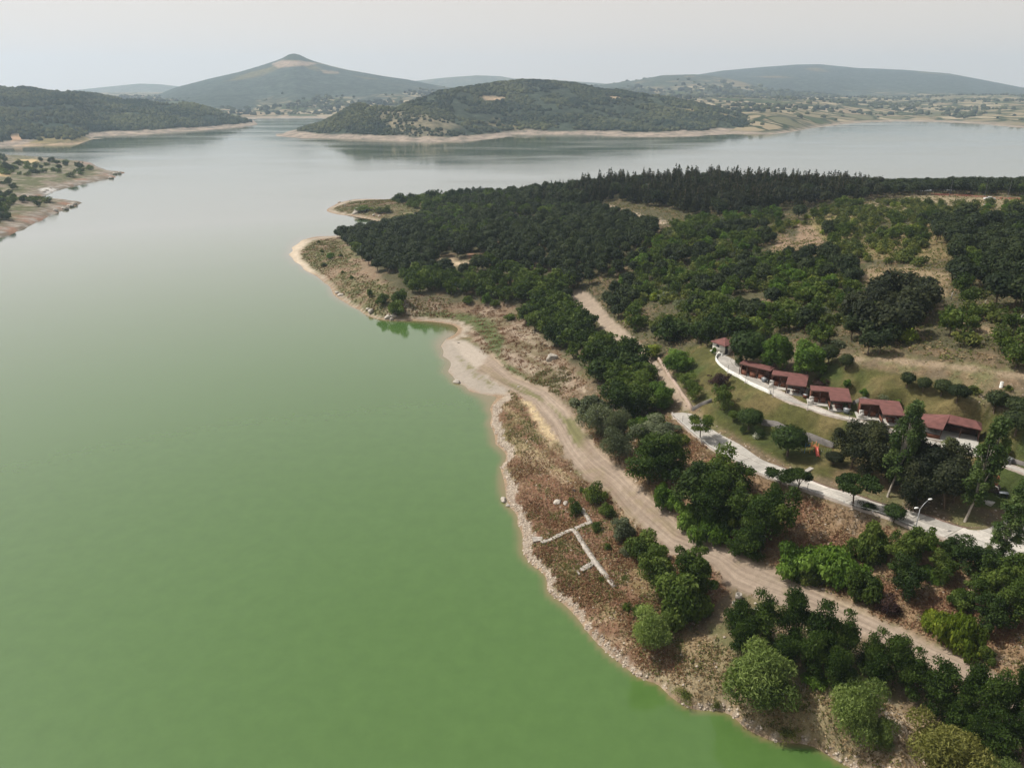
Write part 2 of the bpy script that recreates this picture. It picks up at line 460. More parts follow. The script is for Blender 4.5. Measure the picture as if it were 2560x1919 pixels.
# open ground on the hill
for poly, c, a in (
    ([(1655,565),(1668,540),(1690,500),(1712,520),(1700,560)], (0.29,0.195,0.12), .9),
    ([(1725,482),(1760,488),(1780,520),(1815,556),(1760,550),(1700,560),(1720,530)], (0.29,0.195,0.12), .9),
    ([(1855,600),(1880,578),(1960,575),(2050,590),(2045,640),(1960,636),(1880,625)], (0.27,0.195,0.105), .95),
    ([(1740,470),(1800,455),(1860,470),(1850,520),(1790,530),(1755,490)], (0.26,0.21,0.08), .8),
    ([(1880,425),(2000,418),(2212,428),(2300,470),(2100,470),(1960,455),(1880,450)], (0.30,0.24,0.14), .85),
    ([(1850,520),(2000,480),(2200,500),(2212,560),(2050,560),(1880,560)], (0.26,0.19,0.075), .6),
    ([(1310,438),(1345,455),(1390,468),(1440,478),(1436,485),(1380,478),(1330,462)], (0.47,0.36,0.26), 1),
    ([(1100,470),(1170,475),(1172,482),(1100,480)], (0.36,0.22,0.14), 1),
    ([(945,560),(1018,565),(1015,576),(948,570)], (0.50,0.38,0.24), 1),
    ([(1010,548),(1048,555),(1040,565),(1015,560)], (0.40,0.20,0.12), 1),
    ([(1800,768),(1900,772),(2040,785),(2212,806),(2300,820),(2300,830),(2212,816),(2100,801),(1960,788),(1860,780)], (0.29,0.215,0.135), 1),
    ([(2030,655),(2060,680),(2120,700),(2180,720),(2240,740),(2240,752),(2150,722),(2080,700),(2025,668)], (0.38,0.27,0.16), 1)):
    G = paint(G, c, Z_(poly, 6, 4, 9) * a)
# lawns
LAWN = [(1480,750),(1540,742),(1560,770),(1650,800),(1740,850),(1780,780),(1850,790),(2000,815),(2140,880),(2230,905),(2300,1060),(2240,1110),(2080,1090),(1990,1060),(1860,1060),(1780,1030),(1700,1000),(1600,950),(1520,900),(1490,840)]
lawn = Z_(LAWN, 5, 6, 6)
lc = np.zeros(G.shape) + np.array([0.125, 0.125, 0.030])
lc = paint(lc, (0.235, 0.185, 0.065), sstep(0.42, 0.6, n1 * 0.6 + n3 * 0.4))
lc = paint(lc, (0.075, 0.115, 0.022), sstep(0.5, 0.62, n3) * 0.9)
lc = paint(lc, (0.075, 0.11, 0.02), Z_([(1500,830),(1640,915),(1790,975),(1760,1010),(1640,960),(1540,890)], 14, 3) * 0.7)
lc = paint(lc, (0.24, 0.165, 0.075), Z_([(1790,1030),(1840,1000),(2100,1080),(2110,1140),(1960,1100)], 10, 3))
lc = lc * (0.46 + 0.34 * n2)[..., None]
G = G * (1 - lawn[..., None]) + lc * lawn[..., None]
# the bank between the two roads: rust-brown dry growth and pale eroded faces
BANK = [(1235,870),(1300,850),(1330,900),(1450,900),(1540,980),(1700,1060),(1900,1130),(2120,1210),(2300,1260),(2300,1500),(2100,1425),(1900,1330),(1700,1235),(1560,1175),(1400,1062),(1300,970)]
bank = Z_(BANK, 6, 8, 10)
bc = np.zeros(G.shape) + np.array([0.25, 0.16, 0.085])
bc = paint(bc, (0.235, 0.125, 0.07), sstep(0.5, 0.62, n1)); bc = paint(bc, (0.13, 0.115, 0.05), sstep(0.53, 0.66, n3) * 0.8); bc = paint(bc, (0.42, 0.34, 0.25), sstep(0.60, 0.70, n2) * 0.6)
G = G * (1 - bank[..., None]) + bc * bank[..., None]
for poly in ([(1315,905),(1335,900),(1350,925),(1375,945),(1372,972),(1350,965),(1325,935)], [(1185,775),(1210,775),(1260,830),(1262,845),(1240,840),(1215,800)], [(1735,1195),(1790,1200),(1820,1230),(1760,1235)]):
    G = paint(G, (0.62, 0.49, 0.34), Z_(poly, 4, 13, 8))
# dry flats by the water
FLAT = [(1065,862),(1110,845),(1170,880),(1215,985),(1260,1040),(1310,1070),(1400,1165),(1540,1230),(1570,1280),(1480,1370),(1470,1470),(1380,1440),(1250,1330),(1160,1210),(1110,1090),(1085,960)]
flat = Z_(FLAT, 8, 10, 12)
fc = np.zeros(G.shape) + np.array([0.185, 0.10, 0.056])
fc = paint(fc, (0.16, 0.135, 0.055), sstep(0.50, 0.62, n1) * 0.75)
fc = paint(fc, (0.36, 0.255, 0.15), sstep(0.56, 0.68, n2) * 0.75)
streak = fbm((XX + YY * 0.45) / 2.4, (YY - XX * 0.2) / 22, 2, 31)
fc = paint(fc, (0.42, 0.31, 0.19), sstep(0.54, 0.66, streak) * Z_([(1080,860),(1180,860),(1240,1000),(1230,1080),(1130,1060)], 30, 3) * 0.9)
fc = paint(fc, (0.17, 0.15, 0.05), sstep(0.54, 0.64, streak * 0.6 + n3 * 0.4) * 0.6)
fc = paint(fc, (0.21, 0.1, 0.055), Z_([(1110,1010),(1240,1040),(1300,1110),(1240,1180),(1150,1170)], 26, 5) * 0.7 * sstep(0.35, 0.5, n2))
G = G * (1 - flat[..., None]) + fc * flat[..., None]
G = paint(G, (0.50, 0.38, 0.21), Z_([(1125,862),(1150,865),(1180,910),(1205,950),(1190,955),(1165,925)], 5, 14, 8) * .9)
# straw slope towards the lower edge
STRAW = [(1380,1440),(1470,1340),(1560,1400),(1700,1470),(1800,1500),(1900,1500),(2010,1560),(2120,1640),(2300,1720),(1990,1700),(1700,1590),(1500,1510)]
stw = Z_(STRAW, 10, 15, 16)
sc = np.zeros(G.shape) + np.array([0.33, 0.235, 0.135])
sc = paint(sc, (0.47, 0.36, 0.235), sstep(0.45, 0.6, n1)); sc = paint(sc, (0.20, 0.14, 0.07), sstep(0.52, 0.66, n2) * 0.7); sc = paint(sc, (0.17, 0.15, 0.055), sstep(0.55, 0.66, n3) * 0.6)
sc = paint(sc, (0.55, 0.46, 0.36), Z_([(1800,1490),(1900,1500),(1960,1560),(1990,1640),(1900,1600)], 20, 9) * sstep(0.4, 0.55, n2))
sc = paint(sc, (0.21, 0.165, 0.085), Z_([(1460,1400),(1560,1430),(1590,1500),(1500,1490),(1440,1460)], 20, 9) * .7)
G = G * (1 - stw[..., None]) + sc * stw[..., None]
# the bay: washed clay, green strip, gravel beach
BAYS = [(815,688),(790,650),(840,640),(900,655),(960,660),(1100,655),(1140,700),(1190,745),(1265,830),(1240,870),(1150,835),(1085,800),(1000,715),(940,690),(860,690)]
bay = Z_(BAYS, 6, 16, 10)
yc = np.zeros(G.shape) + np.array([0.205, 0.14, 0.085])
yc = paint(yc, (0.32, 0.24, 0.165), sstep(0.52, 0.62, n1) * .8); yc = paint(yc, (0.145, 0.09, 0.05), sstep(0.48, 0.58, n2) * .7); yc = paint(yc, (0.12, 0.125, 0.05), sstep(.54, .62, n3) * .4); yc = paint(yc, (0.38, 0.30, 0.22), sstep(0.55, 0.63, streak) * .5)
G = G * (1 - bay[..., None]) + yc * bay[..., None]
for poly in ([(985,672),(1060,690),(1090,735),(1080,770),(1120,800),(1135,815),(1105,806),(1070,770),(1045,730),(1020,703),(980,690)], [(1110,838),(1170,850),(1180,870),(1140,862)], [(900,676),(960,672),(1000,680),(970,690)]):
    G = paint(G, (0.075, 0.105, 0.025), Z_(poly, 5, 17, 7) * (0.7 + 0.3 * sstep(0.35, 0.55, n2)))
# point and far spit: olive grass over tan clay
for poly in ([(620,550),(690,509),(740,512),(800,560),(850,640),(830,690),(760,665),(690,605)], [(705,452),(760,428),(840,430),(960,440),(960,460),(900,482),(800,476)]):
    k = Z_(poly, 6, 18, 8)
    pc = np.zeros(G.shape) + np.array([0.23, 0.165, 0.10]); pc = paint(pc, (0.135, 0.135, 0.055), sstep(0.38, 0.52, n3 * .6 + n1 * .4) * 0.9); pc = paint(pc, (0.27, 0.17, 0.105), sstep(0.52, 0.66, n2) * .6)
    G = G * (1 - k[..., None]) + pc * k[..., None]
# bare washed belt above the water line, all round
belt = (1 - sstep(0.36, 0.58, ZZ + (n2 - 0.5) * 0.6 + (n1 - .5) * .5)) * sstep(-0.5, 0.0, ZZ)
G = paint(G, (0.39, 0.325, 0.25), belt * (0.65 + 0.35 * n4))
G = paint(G, (0.30, 0.205, 0.125), (1 - sstep(0.12, 0.24, ZZ + (n2 - .5) * .12)))
TIP = Z_([(620,550),(628,533),(650,517),(668,520),(645,545),(660,570),(685,590),(672,592),(640,570)], 5, 19, 5)
G = paint(G, (0.55, 0.45, 0.33), TIP * (0.7 + 0.3 * n2))
BEACH = [(950,747),(962,734),(1000,734),(1030,748),(1070,780),(1110,815),(1112,838),(1085,852),(1040,852),(985,826),(962,796)]
beach = Z_(BEACH, 4, 20, 4)
G = paint(G, (0.33, 0.285, 0.235), beach * (0.75 + 0.25 * n2))
G = paint(G, (0.39, 0.33, 0.265), Z_([(975,738),(1005,736),(1060,775),(1105,818),(1075,832),(1020,790)], 4, 24, 4))
G = paint(G, (0.20, 0.18, 0.09), Z_([(985,770),(1005,775),(1060,825),(1078,842),(1060,838),(1010,800)], 3, 25, 6) * sstep(0.42, 0.6, n4))
# dirt roads
rs = sdf(PX, PY, ROAD_LOW) + (fbm(XX / 1.8, YY / 1.8, 4, 22) - 0.5) * 16
ru = sdf(PX, PY, ROAD_UP) + (fbm(XX / 1.8, YY / 1.8, 4, 23) - 0.5) * 8
rl = sstep(-4, 5, rs); rup = sstep(-2.5, 2.5, ru)
dl = seg_dist(PX, PY, ROAD_LOW_L, False); dr = seg_dist(PX, PY, ROAD_LOW_R, False)
lat = dl / (dl + dr + 1e-6)
rc = np.zeros(G.shape) + np.array([0.285, 0.22, 0.165])
wob = (fbm(XX / 9, YY / 9, 3, 27) - .5) * .22
tracks = sum(np.exp(-((lat + wob - c) / w) ** 2) for c, w in ((0.30, .05), (0.46, .06), (0.64, .05), (0.78, .06)))
ls = fbm(lat * 3.5 + wob * 3, (XX * .7 - YY) / 20, 2, 28)
rc = paint(rc, (0.34, 0.27, 0.205), np.clip(tracks, 0, 1) * sstep(.3, .6, n1) * .8)
rc = paint(rc, (0.245, 0.18, 0.13), sstep(0.5, 0.64, ls) * 0.75)
rc = paint(rc, (0.24, 0.195, 0.115), sstep(0.53, 0.66, ls * .5 + n2 * .5) * 0.55)
rc = paint(rc, (0.39, 0.30, 0.205), sstep(.78, .95, lat) * .5)
upper_end = Z_([(1090,820),(1180,830),(1270,920),(1240,1010),(1190,940)], 16, 33)
rc = paint(rc, (0.15, 0.15, 0.055), upper_end * sstep(0.50, 0.60, ls) * .85)
G = G * (1 - rl[..., None]) + rc * rl[..., None]
G = paint(G, (0.35, 0.27, 0.20), rup * (0.7 + 0.3 * n2))
G = G * (0.80 + 0.40 * n4 - (.40 * n4 - .2) * .6 * np.maximum(rl, beach))[..., None]
lum_ = G.mean(-1, keepdims=True)
G = np.clip(G * .86 + lum_ * .14, 0.02, 0.8)

zone = np.zeros(XX.shape, int)
zone[(lawn > 0.5)] = 3
zone[beach > 0.5] = 2
zone[rl > 0.5] = 1
zone[rup > 0.5] = 4

# ---- ground material
def ground_mat(name, k, bd, ruts=False):
    GM, t, b = newmat(name)
    pos = geopos(t)
    at = t.nodes.new("ShaderNodeAttribute"); at.attribute_name = "Col"
    nf = noise_tex(t, 1.1, 5, 0.7, pos); ng = noise_tex(t, 5.0, 3, 0.7, pos)
    vo = nd(t, "ShaderNodeTexVoronoi", Scale=2.3); t.links.new(pos, vo.inputs["Vector"])
    c1 = mixc(t, maprange(t, nf.outputs[0], 0.3, 0.7, 0.0, 1.0), tuple(1 - .28 * k for _ in range(3)), tuple(1 + .24 * k for _ in range(3)))
    c2 = mixc(t, 1.0, at.outputs["Color"], c1, 'MULTIPLY')
    c3 = mixc(t, maprange(t, ng.outputs[0], 0.3, 0.7, 0, 1), tuple(1 - .25 * k for _ in range(3)), tuple(1 + .2 * k for _ in range(3)))
    c4 = mixc(t, 1.0, c2, c3, 'MULTIPLY')
    spk = maprange(t, vo.outputs["Distance"], 0.05, 0.12, 1, 0)
    c5 = mixc(t, spk, c4, mixc(t, 1.0, c4, tuple(1 + .5 * k for _ in range(3)), 'MULTIPLY'))
    if ruts:                                          # wheel ruts and gravel trails along the road
        la = t.nodes.new("ShaderNodeAttribute"); la.attribute_name = "road_lat"; al = t.nodes.new("ShaderNodeAttribute"); al.attribute_name = "road_along"
        cv = t.nodes.new("ShaderNodeCombineXYZ"); t.links.new(la.outputs["Fac"], cv.inputs[0]); t.links.new(al.outputs["Fac"], cv.inputs[1])
        m1 = t.nodes.new("ShaderNodeMapping"); m1.inputs["Scale"].default_value = (11, .045, 1); t.links.new(cv.outputs[0], m1.inputs[0])
        r1 = noise_tex(t, 1.0, 4, .6, m1.outputs[0])
        c5 = mixc(t, 1.0, c5, mixc(t, maprange(t, r1.outputs[0], .36, .64, 0, 1), (.80, .78, .76), (1.14, 1.13, 1.12)), 'MULTIPLY')
    t.links.new(c5, b.inputs["Base Color"])
    b.inputs["Roughness"].default_value = 0.95
    b.inputs["Specular IOR Level"].default_value = 0.15
    bump(t, nf.outputs[0], bd, 0.8, b)
    return GM
GM = ground_mat("ground_cover", 1.0, .35)
TRK = ground_mat("packed_dirt", .45, .10)
RUT = ground_mat("rutted_dirt", .45, .10, True)

nr, nc = XX.shape
Q = grid_quads(nr, nc)
zq = zone.ravel()[Q].max(1)
keep = ZZ.ravel()[Q].max(1) > -2.2
for zid, nm, lab in ((0, "ground", "dry brown and wooded ground of the headland above the lake"), (1, "dirt_road", "wide pale dirt road curving along the shore below the bank"),
                     (2, "beach", "pale gravel beach in the small bay"), (3, "lawn", "mown grass slopes around the picnic pavilions"), (4, "forest_track", "pale dirt track running down through the woods")):
    q = Q[keep & (zq == zid)]
    u, inv = np.unique(q, return_inverse=True)
    V = np.stack([XX.ravel()[u], YY.ravel()[u], ZZ.ravel()[u]], 1)
    me = mesh_np(nm, V, inv.reshape(-1, 4), [RUT if zid == 1 else TRK if zid in (2, 4) else GM], smooth=True)
    vattr(me, "Col", G.reshape(-1, 3)[u], 'FLOAT_COLOR')
    if zid == 1: vattr(me, "road_lat", lat.ravel()[u]); vattr(me, "road_along", (XX * .39 - YY * .92).ravel()[u])
    tag(link(nm, me), lab, None, None, "structure")

# ================================================================== WATER
WM, t, b = newmat("lake_water")
pos = geopos(t)
sh = t.nodes.new("ShaderNodeAttribute"); sh.attribute_name = "shallow"
big = noise_tex(t, 0.006, 4, 0.6, pos)
deep = mixc(t, maprange(t, big.outputs[0], 0.35, 0.65, 0, 1), (0.068, 0.134, 0.033), (0.075, 0.144, 0.039))
sml = noise_tex(t, 0.35, 4, 0.65, pos)
deep = mixc(t, 1.0, deep, mixc(t, maprange(t, sml.outputs[0], .3, .7, 0, 1), (.93, .94, .93), (1.07, 1.06, 1.07)), 'MULTIPLY')   # drifting algae
wcol = mixc(t, sh.outputs["Fac"], deep, (0.19, 0.155, 0.075))
t.links.new(wcol, b.inputs["Base Color"]); b.inputs["Roughness"].default_value = 0.9; b.inputs["Specular IOR Level"].default_value = 0.0
gls = nd(t, "ShaderNodeBsdfGlossy", Roughness=0.09)
rmp = t.nodes.new("ShaderNodeMapping"); rmp.inputs["Scale"].default_value = (0.35, 1.0, 1.0); t.links.new(pos, rmp.inputs[0])
rpl = noise_tex(t, 0.012, 4, 0.6, rmp.outputs[0]); t.links.new(maprange(t, rpl.outputs[0], .38, .62, .05, .16), gls.inputs["Roughness"])   # calm lanes and ruffled lanes; gls.inputs["Color"].default_value = (1, 1, 1, 1)
frs = nd(t, "ShaderNodeFresnel", IOR=1.33)
fmul = t.nodes.new("ShaderNodeMath"); fmul.operation = 'MULTIPLY_ADD'; fmul.inputs[1].default_value = 2.3; fmul.inputs[2].default_value = 0.004; t.links.new(frs.outputs[0], fmul.inputs[0])
fmin = t.nodes.new("ShaderNodeMath"); fmin.operation = 'MINIMUM'; fmin.inputs[1].default_value = 0.9; t.links.new(fmul.outputs[0], fmin.inputs[0])
wmix = t.nodes.new("ShaderNodeMixShader"); t.links.new(fmin.outputs[0], wmix.inputs[0]); t.links.new(b.outputs[0], wmix.inputs[1]); t.links.new(gls.outputs[0], wmix.inputs[2])
t.links.new(wmix.outputs[0], t.nodes["Material Output"].inputs[0])
mp = t.nodes.new("ShaderNodeMapping"); mp.inputs["Scale"].default_value = (0.35, 1.0, 1.0); t.links.new(pos, mp.inputs[0])
w1 = noise_tex(t, 0.9, 3, 0.6, mp.outputs[0]); w2 = noise_tex(t, 0.05, 3, 0.6, mp.outputs[0])
wadd = t.nodes.new("ShaderNodeMath"); wadd.operation = 'MULTIPLY_ADD'; t.links.new(w2.outputs[0], wadd.inputs[0]); wadd.inputs[1].default_value = 2.0; t.links.new(w1.outputs[0], wadd.inputs[2])
bn = bump(t, wadd.outputs[0], 0.04, 0.30, b); t.links.new(bn.outputs[0], gls.inputs["Normal"])
WX = np.concatenate([[-7000, -3000, -1200, -600, -350], np.arange(-200, 130, .85), [200, 350, 600, 1200, 3000, 7000]])
WY = np.concatenate([[-900, -200, 0], np.arange(24, 150, .85), np.arange(150, 330, 1.5), np.arange(332, 620, 6), [700, 900, 1400, 2400, 4500, 9000]])
wx, wy = np.meshgrid(WX, WY)
zz_ = gz(wx, wy)
zz_[(wx < GX[0]) | (wx > GX[-1]) | (wy < GY[0]) | (wy > GY[-1])] = -9
shal = sstep(-0.95, 0.0, zz_ + (fbm(wx / 5, wy / 5, 3, 2) - .5) * .35) ** 1.5
me = mesh_np("water", np.stack([wx.ravel(), wy.ravel(), np.zeros(wx.size)], 1), grid_quads(*wx.shape), [WM], smooth=True)
vattr(me, "shallow", shal.ravel())
tag(link("water", me), "broad green lake with calm hazy surface", None, None, "structure")
# ================================================================== HILLS AND MOUNTAINS
def hill_mat(name, fields=0.0):
    m, t, b = newmat(name)
    pos = geopos(t)
    at = t.nodes.new("ShaderNodeAttribute"); at.attribute_name = "Col"
    nf = noise_tex(t, 0.05, 6, 0.72, pos)
    c = mixc(t, 1.0, at.outputs["Color"], mixc(t, maprange(t, nf.outputs[0], 0.34, 0.66, 0, 1), (0.45, 0.5, 0.5), (1.5, 1.42, 1.4)), 'MULTIPLY')
    if fields:
        fa = t.nodes.new("ShaderNodeAttribute"); fa.attribute_name = "field"
        wn = noise_tex(t, 0.006, 2, 0.5, pos)
        va = t.nodes.new("ShaderNodeVectorMath"); va.operation = 'MULTIPLY_ADD'
        t.links.new(wn.outputs["Color"], va.inputs[0]); va.inputs[1].default_value = (150, 150, 0); t.links.new(pos, va.inputs[2])
        mp = t.nodes.new("ShaderNodeMapping"); mp.inputs["Scale"].default_value = (1, .55, 0); t.links.new(va.outputs[0], mp.inputs[0])
        v1 = nd(t, "ShaderNodeTexVoronoi", Scale=fields); v1.feature = 'DISTANCE_TO_EDGE'; t.links.new(mp.outputs[0], v1.inputs["Vector"])
        v2 = nd(t, "ShaderNodeTexVoronoi", Scale=fields); t.links.new(mp.outputs[0], v2.inputs["Vector"])
        sep = t.nodes.new("ShaderNodeSeparateColor"); t.links.new(v2.outputs["Color"], sep.inputs[0])
        cr = t.nodes.new("ShaderNodeValToRGB"); t.links.new(sep.outputs[0], cr.inputs[0])
        cr.color_ramp.interpolation = 'CONSTANT'
        el = cr.color_ramp.elements
        el[0].position = 0; el[0].color = (0.30, 0.245, 0.16, 1); el[1].position = 0.25; el[1].color = (0.22, 0.185, 0.115, 1)
        for p, c_ in ((0.45, (0.35, 0.29, 0.20, 1)), (0.62, (0.15, 0.145, 0.085, 1)), (0.78, (0.27, 0.21, 0.14, 1)), (0.9, (0.06, 0.08, 0.035, 1))):
            e = el.new(p); e.color = c_
        nh = noise_tex(t, 0.03, 4, 0.7, pos)
        hed = t.nodes.new("ShaderNodeMath"); hed.operation = 'MULTIPLY_ADD'; t.links.new(nh.outputs[0], hed.inputs[0]); hed.inputs[1].default_value = -0.16; t.links.new(v1.outputs["Distance"], hed.inputs[2])
        hm = maprange(t, hed.outputs[0], -0.03, 0.03, 0, 1)
        fc = mixc(t, hm, (0.03, 0.045, 0.02), cr.outputs[0])
        nw = noise_tex(t, 0.0045, 5, 0.7, pos)
        fc = mixc(t, maprange(t, nw.outputs[0], .56, .62, 0, .9), fc, c)
        c = mixc(t, fa.outputs["Fac"], c, fc)
    t.links.new(c, b.inputs["Base Color"])
    b.inputs["Roughness"].default_value = 1.0
    b.inputs["Specular IOR Level"].default_value = 0.05
    bump(t, nf.outputs[0], 8.0, 0.9, b)
    return m
HM = hill_mat("hill_ground")
FM = hill_mat("mountain_ground", 0.017)

def column_hill(sil, shore, crest_gap, back, nt=60, nx=260, amp=0.16, nscale=160, o=0, base_z=0.0, flat=0.0, conc=0.55):
    """A hill surveyed from its skyline and its foot: columns run from the foot over the crest and down behind."""
    x0, x1 = sil[0][0], sil[-1][0]
    px = np.linspace(x0, x1, nx)
    sy = np.interp(px, [p[0] for p in sil], [p[1] for p in sil]); hy = np.interp(px, [p[0] for p in shore], [p[1] for p in shore])
    hy = np.maximum(hy, sy + 0.5)
    fx, fy = at_z(px, hy, base_z)
    gap = crest_gap if not callable(crest_gap) else crest_gap(px)
    cyw = fy + gap
    cx, cz = at_y(px, sy, cyw)
    cz = np.maximum(cz, base_z + 0.3)
    ex = (px - x0) / (x1 - x0)
    d = np.stack([cx - fx, cyw - fy], 1); L = np.hypot(d[:, 0], d[:, 1]); d = d / L[:, None]
    T = np.concatenate([[-0.06], np.linspace(0, 1, nt), 1 + np.linspace(0.08, 1, 14)])
    V = np.zeros((len(T), nx, 3))
    for i, tt in enumerate(T):
        if tt <= 1:
            X = fx + (cx - fx) * tt; Y = fy + (cyw - fy) * tt
            q = max(tt - flat, 0) / (1 - flat)
            g = conc * q + (1 - conc) * (q * q * (3 - 2 * q))
            Z = base_z + (cz - base_z) * g + (-4.0 if tt < 0 else 0.35 * min(1, tt * 20))
            env = math.sin(math.pi * min(max(tt, 0), 1) ** 0.8)
        else:
            k = tt - 1
            X = cx + d[:, 0] * back * k; Y = cyw + d[:, 1] * back * k
            Z = cz * (1 - sstep(0, 1, np.full(nx, k))) - 5 * k
            env = 0.25 * k
        nz = fbm(X / nscale, Y / nscale, 4, 40 + o) - 0.5
        rid = 1 - 2 * np.abs(fbm(X / nscale / 1.6, Y / nscale / 3.0, 3, 60 + o) - 0.5)
        Z = Z + (nz * 1.1 - rid * 0.35 + 0.15) * amp * cz * env
        V[i, :, 0], V[i, :, 1], V[i, :, 2] = X, Y, Z
    return V, T

def hill_obj(name, V, colr, mat, lab, field=None):
    me = mesh_np(name, V.reshape(-1, 3), grid_quads(*V.shape[:2])[:, ::-1] if False else grid_quads(*V.shape[:2]), [mat], smooth=True)
    vattr(me, "Col", np.clip(colr, 0, 1).reshape(-1, 3), 'FLOAT_COLOR')
    vattr(me, "field", np.zeros(V.shape[:2]).ravel() if field is None else field.ravel())
    return tag(link(name, me), lab, None, None, "structure")

def hcol(V, forest, bald, bald_amt, shore_h=5.0, o=0, sc=90.0):
    X, Y, Z = V[..., 0], V[..., 1], V[..., 2]
    a = fbm(X / sc, Y / sc, 5, 70 + o); c = fbm(X / 25, Y / 25, 4, 75 + o)
    G_ = np.zeros(V.shape) + np.asarray(forest)
    G_ = paint(G_, np.asarray(forest) * 1.7, sstep(.45, .6, c) * .6)
    G_ = paint(G_, np.asarray(bald), sstep(1 - bald_amt, 1 - bald_amt + .12, a))
    G_ = paint(G_, (0.31, 0.26, 0.215), 1 - sstep(shore_h * .6, shore_h * 1.05, Z + (c - .5) * shore_h * .8))
    return G_

FOREST = (0.036, 0.048, 0.034)
SCRUB = []                                            # (surface, mask) pairs that carry far woods

# the round wooded hill across the lake
V, T_ = column_hill([(838,262),(862,236),(880,225),(950,200),(1020,189),(1080,180),(1130,175),(1180,177),(1240,182),(1300,192),(1400,205),(1500,224),(1560,238),(1600,249),(1640,267),(1668,279),(1690,286)],
                    [(838,302),(1000,302),(1060,299),(1100,297),(1300,297),(1500,295),(1600,291),(1690,287)], lambda p: 90 + 430 * np.sin(np.clip((p - 838) / 852, 0, 1) * math.pi) ** .7, 500, 70, 300, 0.46, 150, 1, flat=0.03)
gcol = hcol(V, FOREST, (0.20, 0.165, 0.085), 0.30, 5.5, 1)
bx, by, bd = project(V[..., 0], V[..., 1], V[..., 2])
gcol = paint(gcol, (0.38, 0.29, 0.20), sstep(-3, 3, sdf(bx, by, [(1030,212),(1060,206),(1105,210),(1095,216),(1050,219)]) + (fbm(V[..., 0] / 20, V[..., 1] / 20, 3, 4) - .5) * 14))
gcol = paint(gcol, (0.42, 0.32, 0.22), sstep(-2, 2, sdf(bx, by, [(1300,205),(1330,208),(1345,213),(1322,216)]) + (fbm(V[..., 0] / 20, V[..., 1] / 20, 3, 4) - .5) * 10))
hill_obj("hill", V, gcol, HM, "rounded scrub-covered hill rising across the lake")
SCRUB.append((V, gcol, 8.0))
# the lower rocky knoll at its tip
V, _ = column_hill([(597,293),(640,284),(680,271),(720,254),(745,239),(762,229),(778,226),(800,231),(870,236),(920,243),(960,258),(1010,279),(1065,298)],
                   [(597,294),(640,298),(760,301),(860,306),(930,308),(1000,306),(1065,300)], lambda p: 40 + 150 * np.sin(np.clip((p - 597) / 468, 0, 1) * math.pi) ** .8, 330, 50, 200, 0.16, 90, 2, flat=0.05)
gcol = hcol(V, FOREST, (0.22, 0.19, 0.12), 0.30, 6.0, 2)
bx, by, bd = project(V[..., 0], V[..., 1], V[..., 2])
kn = sstep(-6, 6, sdf(bx, by, [(800,235),(880,240),(960,258),(1000,280),(930,292),(850,285),(830,262)]) + (fbm(V[..., 0] / 22, V[..., 1] / 22, 4, 4) - .5) * 30)
gcol = paint(gcol, (0.21, 0.185, 0.125), kn * .85)
hill_obj("hill.001", V, gcol, HM, "low rocky bald knoll at the tip of the wooded hill")
SCRUB.append((V, gcol, 7.0))
# the long wooded hill at the water's far side
V, _ = column_hill([(-420,186),(-200,188),(0,193),(60,192),(100,200),(200,205),(260,217),(330,222),(420,228),(480,245),(520,258),(556,269)],
                   [(-420,395),(-200,360),(0,332),(60,325),(150,319),(200,301),(290,296),(400,285),(480,278),(556,270)], lambda p: 20 + 620 * np.clip((556 - p) / 500, 0, 1) ** .75, 600, 80, 300, 0.38, 180, 3, flat=0.06)
gcol = hcol(V, (0.024, 0.038, 0.030), (0.08, 0.085, 0.04), 0.36, 5.5, 3)
bx, by, bd = project(V[..., 0], V[..., 1], V[..., 2])
for poly, c in (([(50,318),(75,300),(130,290),(190,297),(200,305),(130,318)], (0.20, 0.17, 0.085)), ([(20,296),(42,291),(44,301),(25,306)], (0.36, 0.25, 0.17)), ([(-100,330),(60,312),(150,308),(190,304),(150,325),(0,345)], (0.34, 0.26, 0.18))):
    gcol = paint(gcol, c, sstep(-4, 4, sdf(bx, by, poly) + (fbm(V[..., 0] / 20, V[..., 1] / 20, 3, 4) - .5) * 16))
hill_obj("hill.002", V, gcol, HM, "long dark pine-covered hill beside the narrow inlet")
SCRUB.append((V, gcol, 7.5))

# the pointed mountain
V, _ = column_hill([(250,232),(300,220),(340,205),(380,189),(450,171),(520,155),(570,140),(600,130),(612,125),(624,118),(636,116),(648,119),(664,127),(680,133),(720,144),(750,151),(830,165),(880,172),(940,184),(1000,194),(1100,206),(1200,214)],
                   [(250,262),(480,262),(560,256),(680,256),(760,258),(1200,262)], 1900, 1500, 90, 300, 0.26, 520, 4, conc=0.30)
X, Y, Z = V[..., 0], V[..., 1], V[..., 2]
gcol = hcol(V, (0.046, 0.062, 0.054), (0.13, 0.12, 0.065), 0.34, 5, 4, 300)
bx, by, bd = project(X, Y, Z)
wn = (fbm(X / 130, Y / 130, 4, 4) - .5)
gcol = paint(gcol, (0.30, 0.23, 0.17), sstep(-2, 2, sdf(bx, by, [(588,137),(615,131),(645,130),(690,137),(660,144),(600,146)]) + wn * 12))
gcol = paint(gcol, (0.035, 0.05, 0.028), sstep(-2, 2, sdf(bx, by, [(606,127),(636,112),(690,137),(650,131),(620,130)]) + wn * 4))
gcol = paint(gcol, (0.28, 0.21, 0.145), sstep(-2, 2, sdf(bx, by, [(690,150),(730,155),(735,160),(700,160)]) + wn * 8) * .7)
fld = np.maximum(sstep(-8, 8, sdf(bx, by, [(555,222),(640,212),(740,208),(800,214),(870,206),(960,196),(1000,215),(1200,215),(1200,300),(480,300),(540,246)]) + wn * 45), 0) * sstep(.30, .42, fbm(X / 320, Y / 320, 4, 80) + .16)
hill_obj("mountain", V, gcol, FM, "blue pointed mountain with fields on its lower slopes", fld)
SCRUB.append((V, gcol, fld))

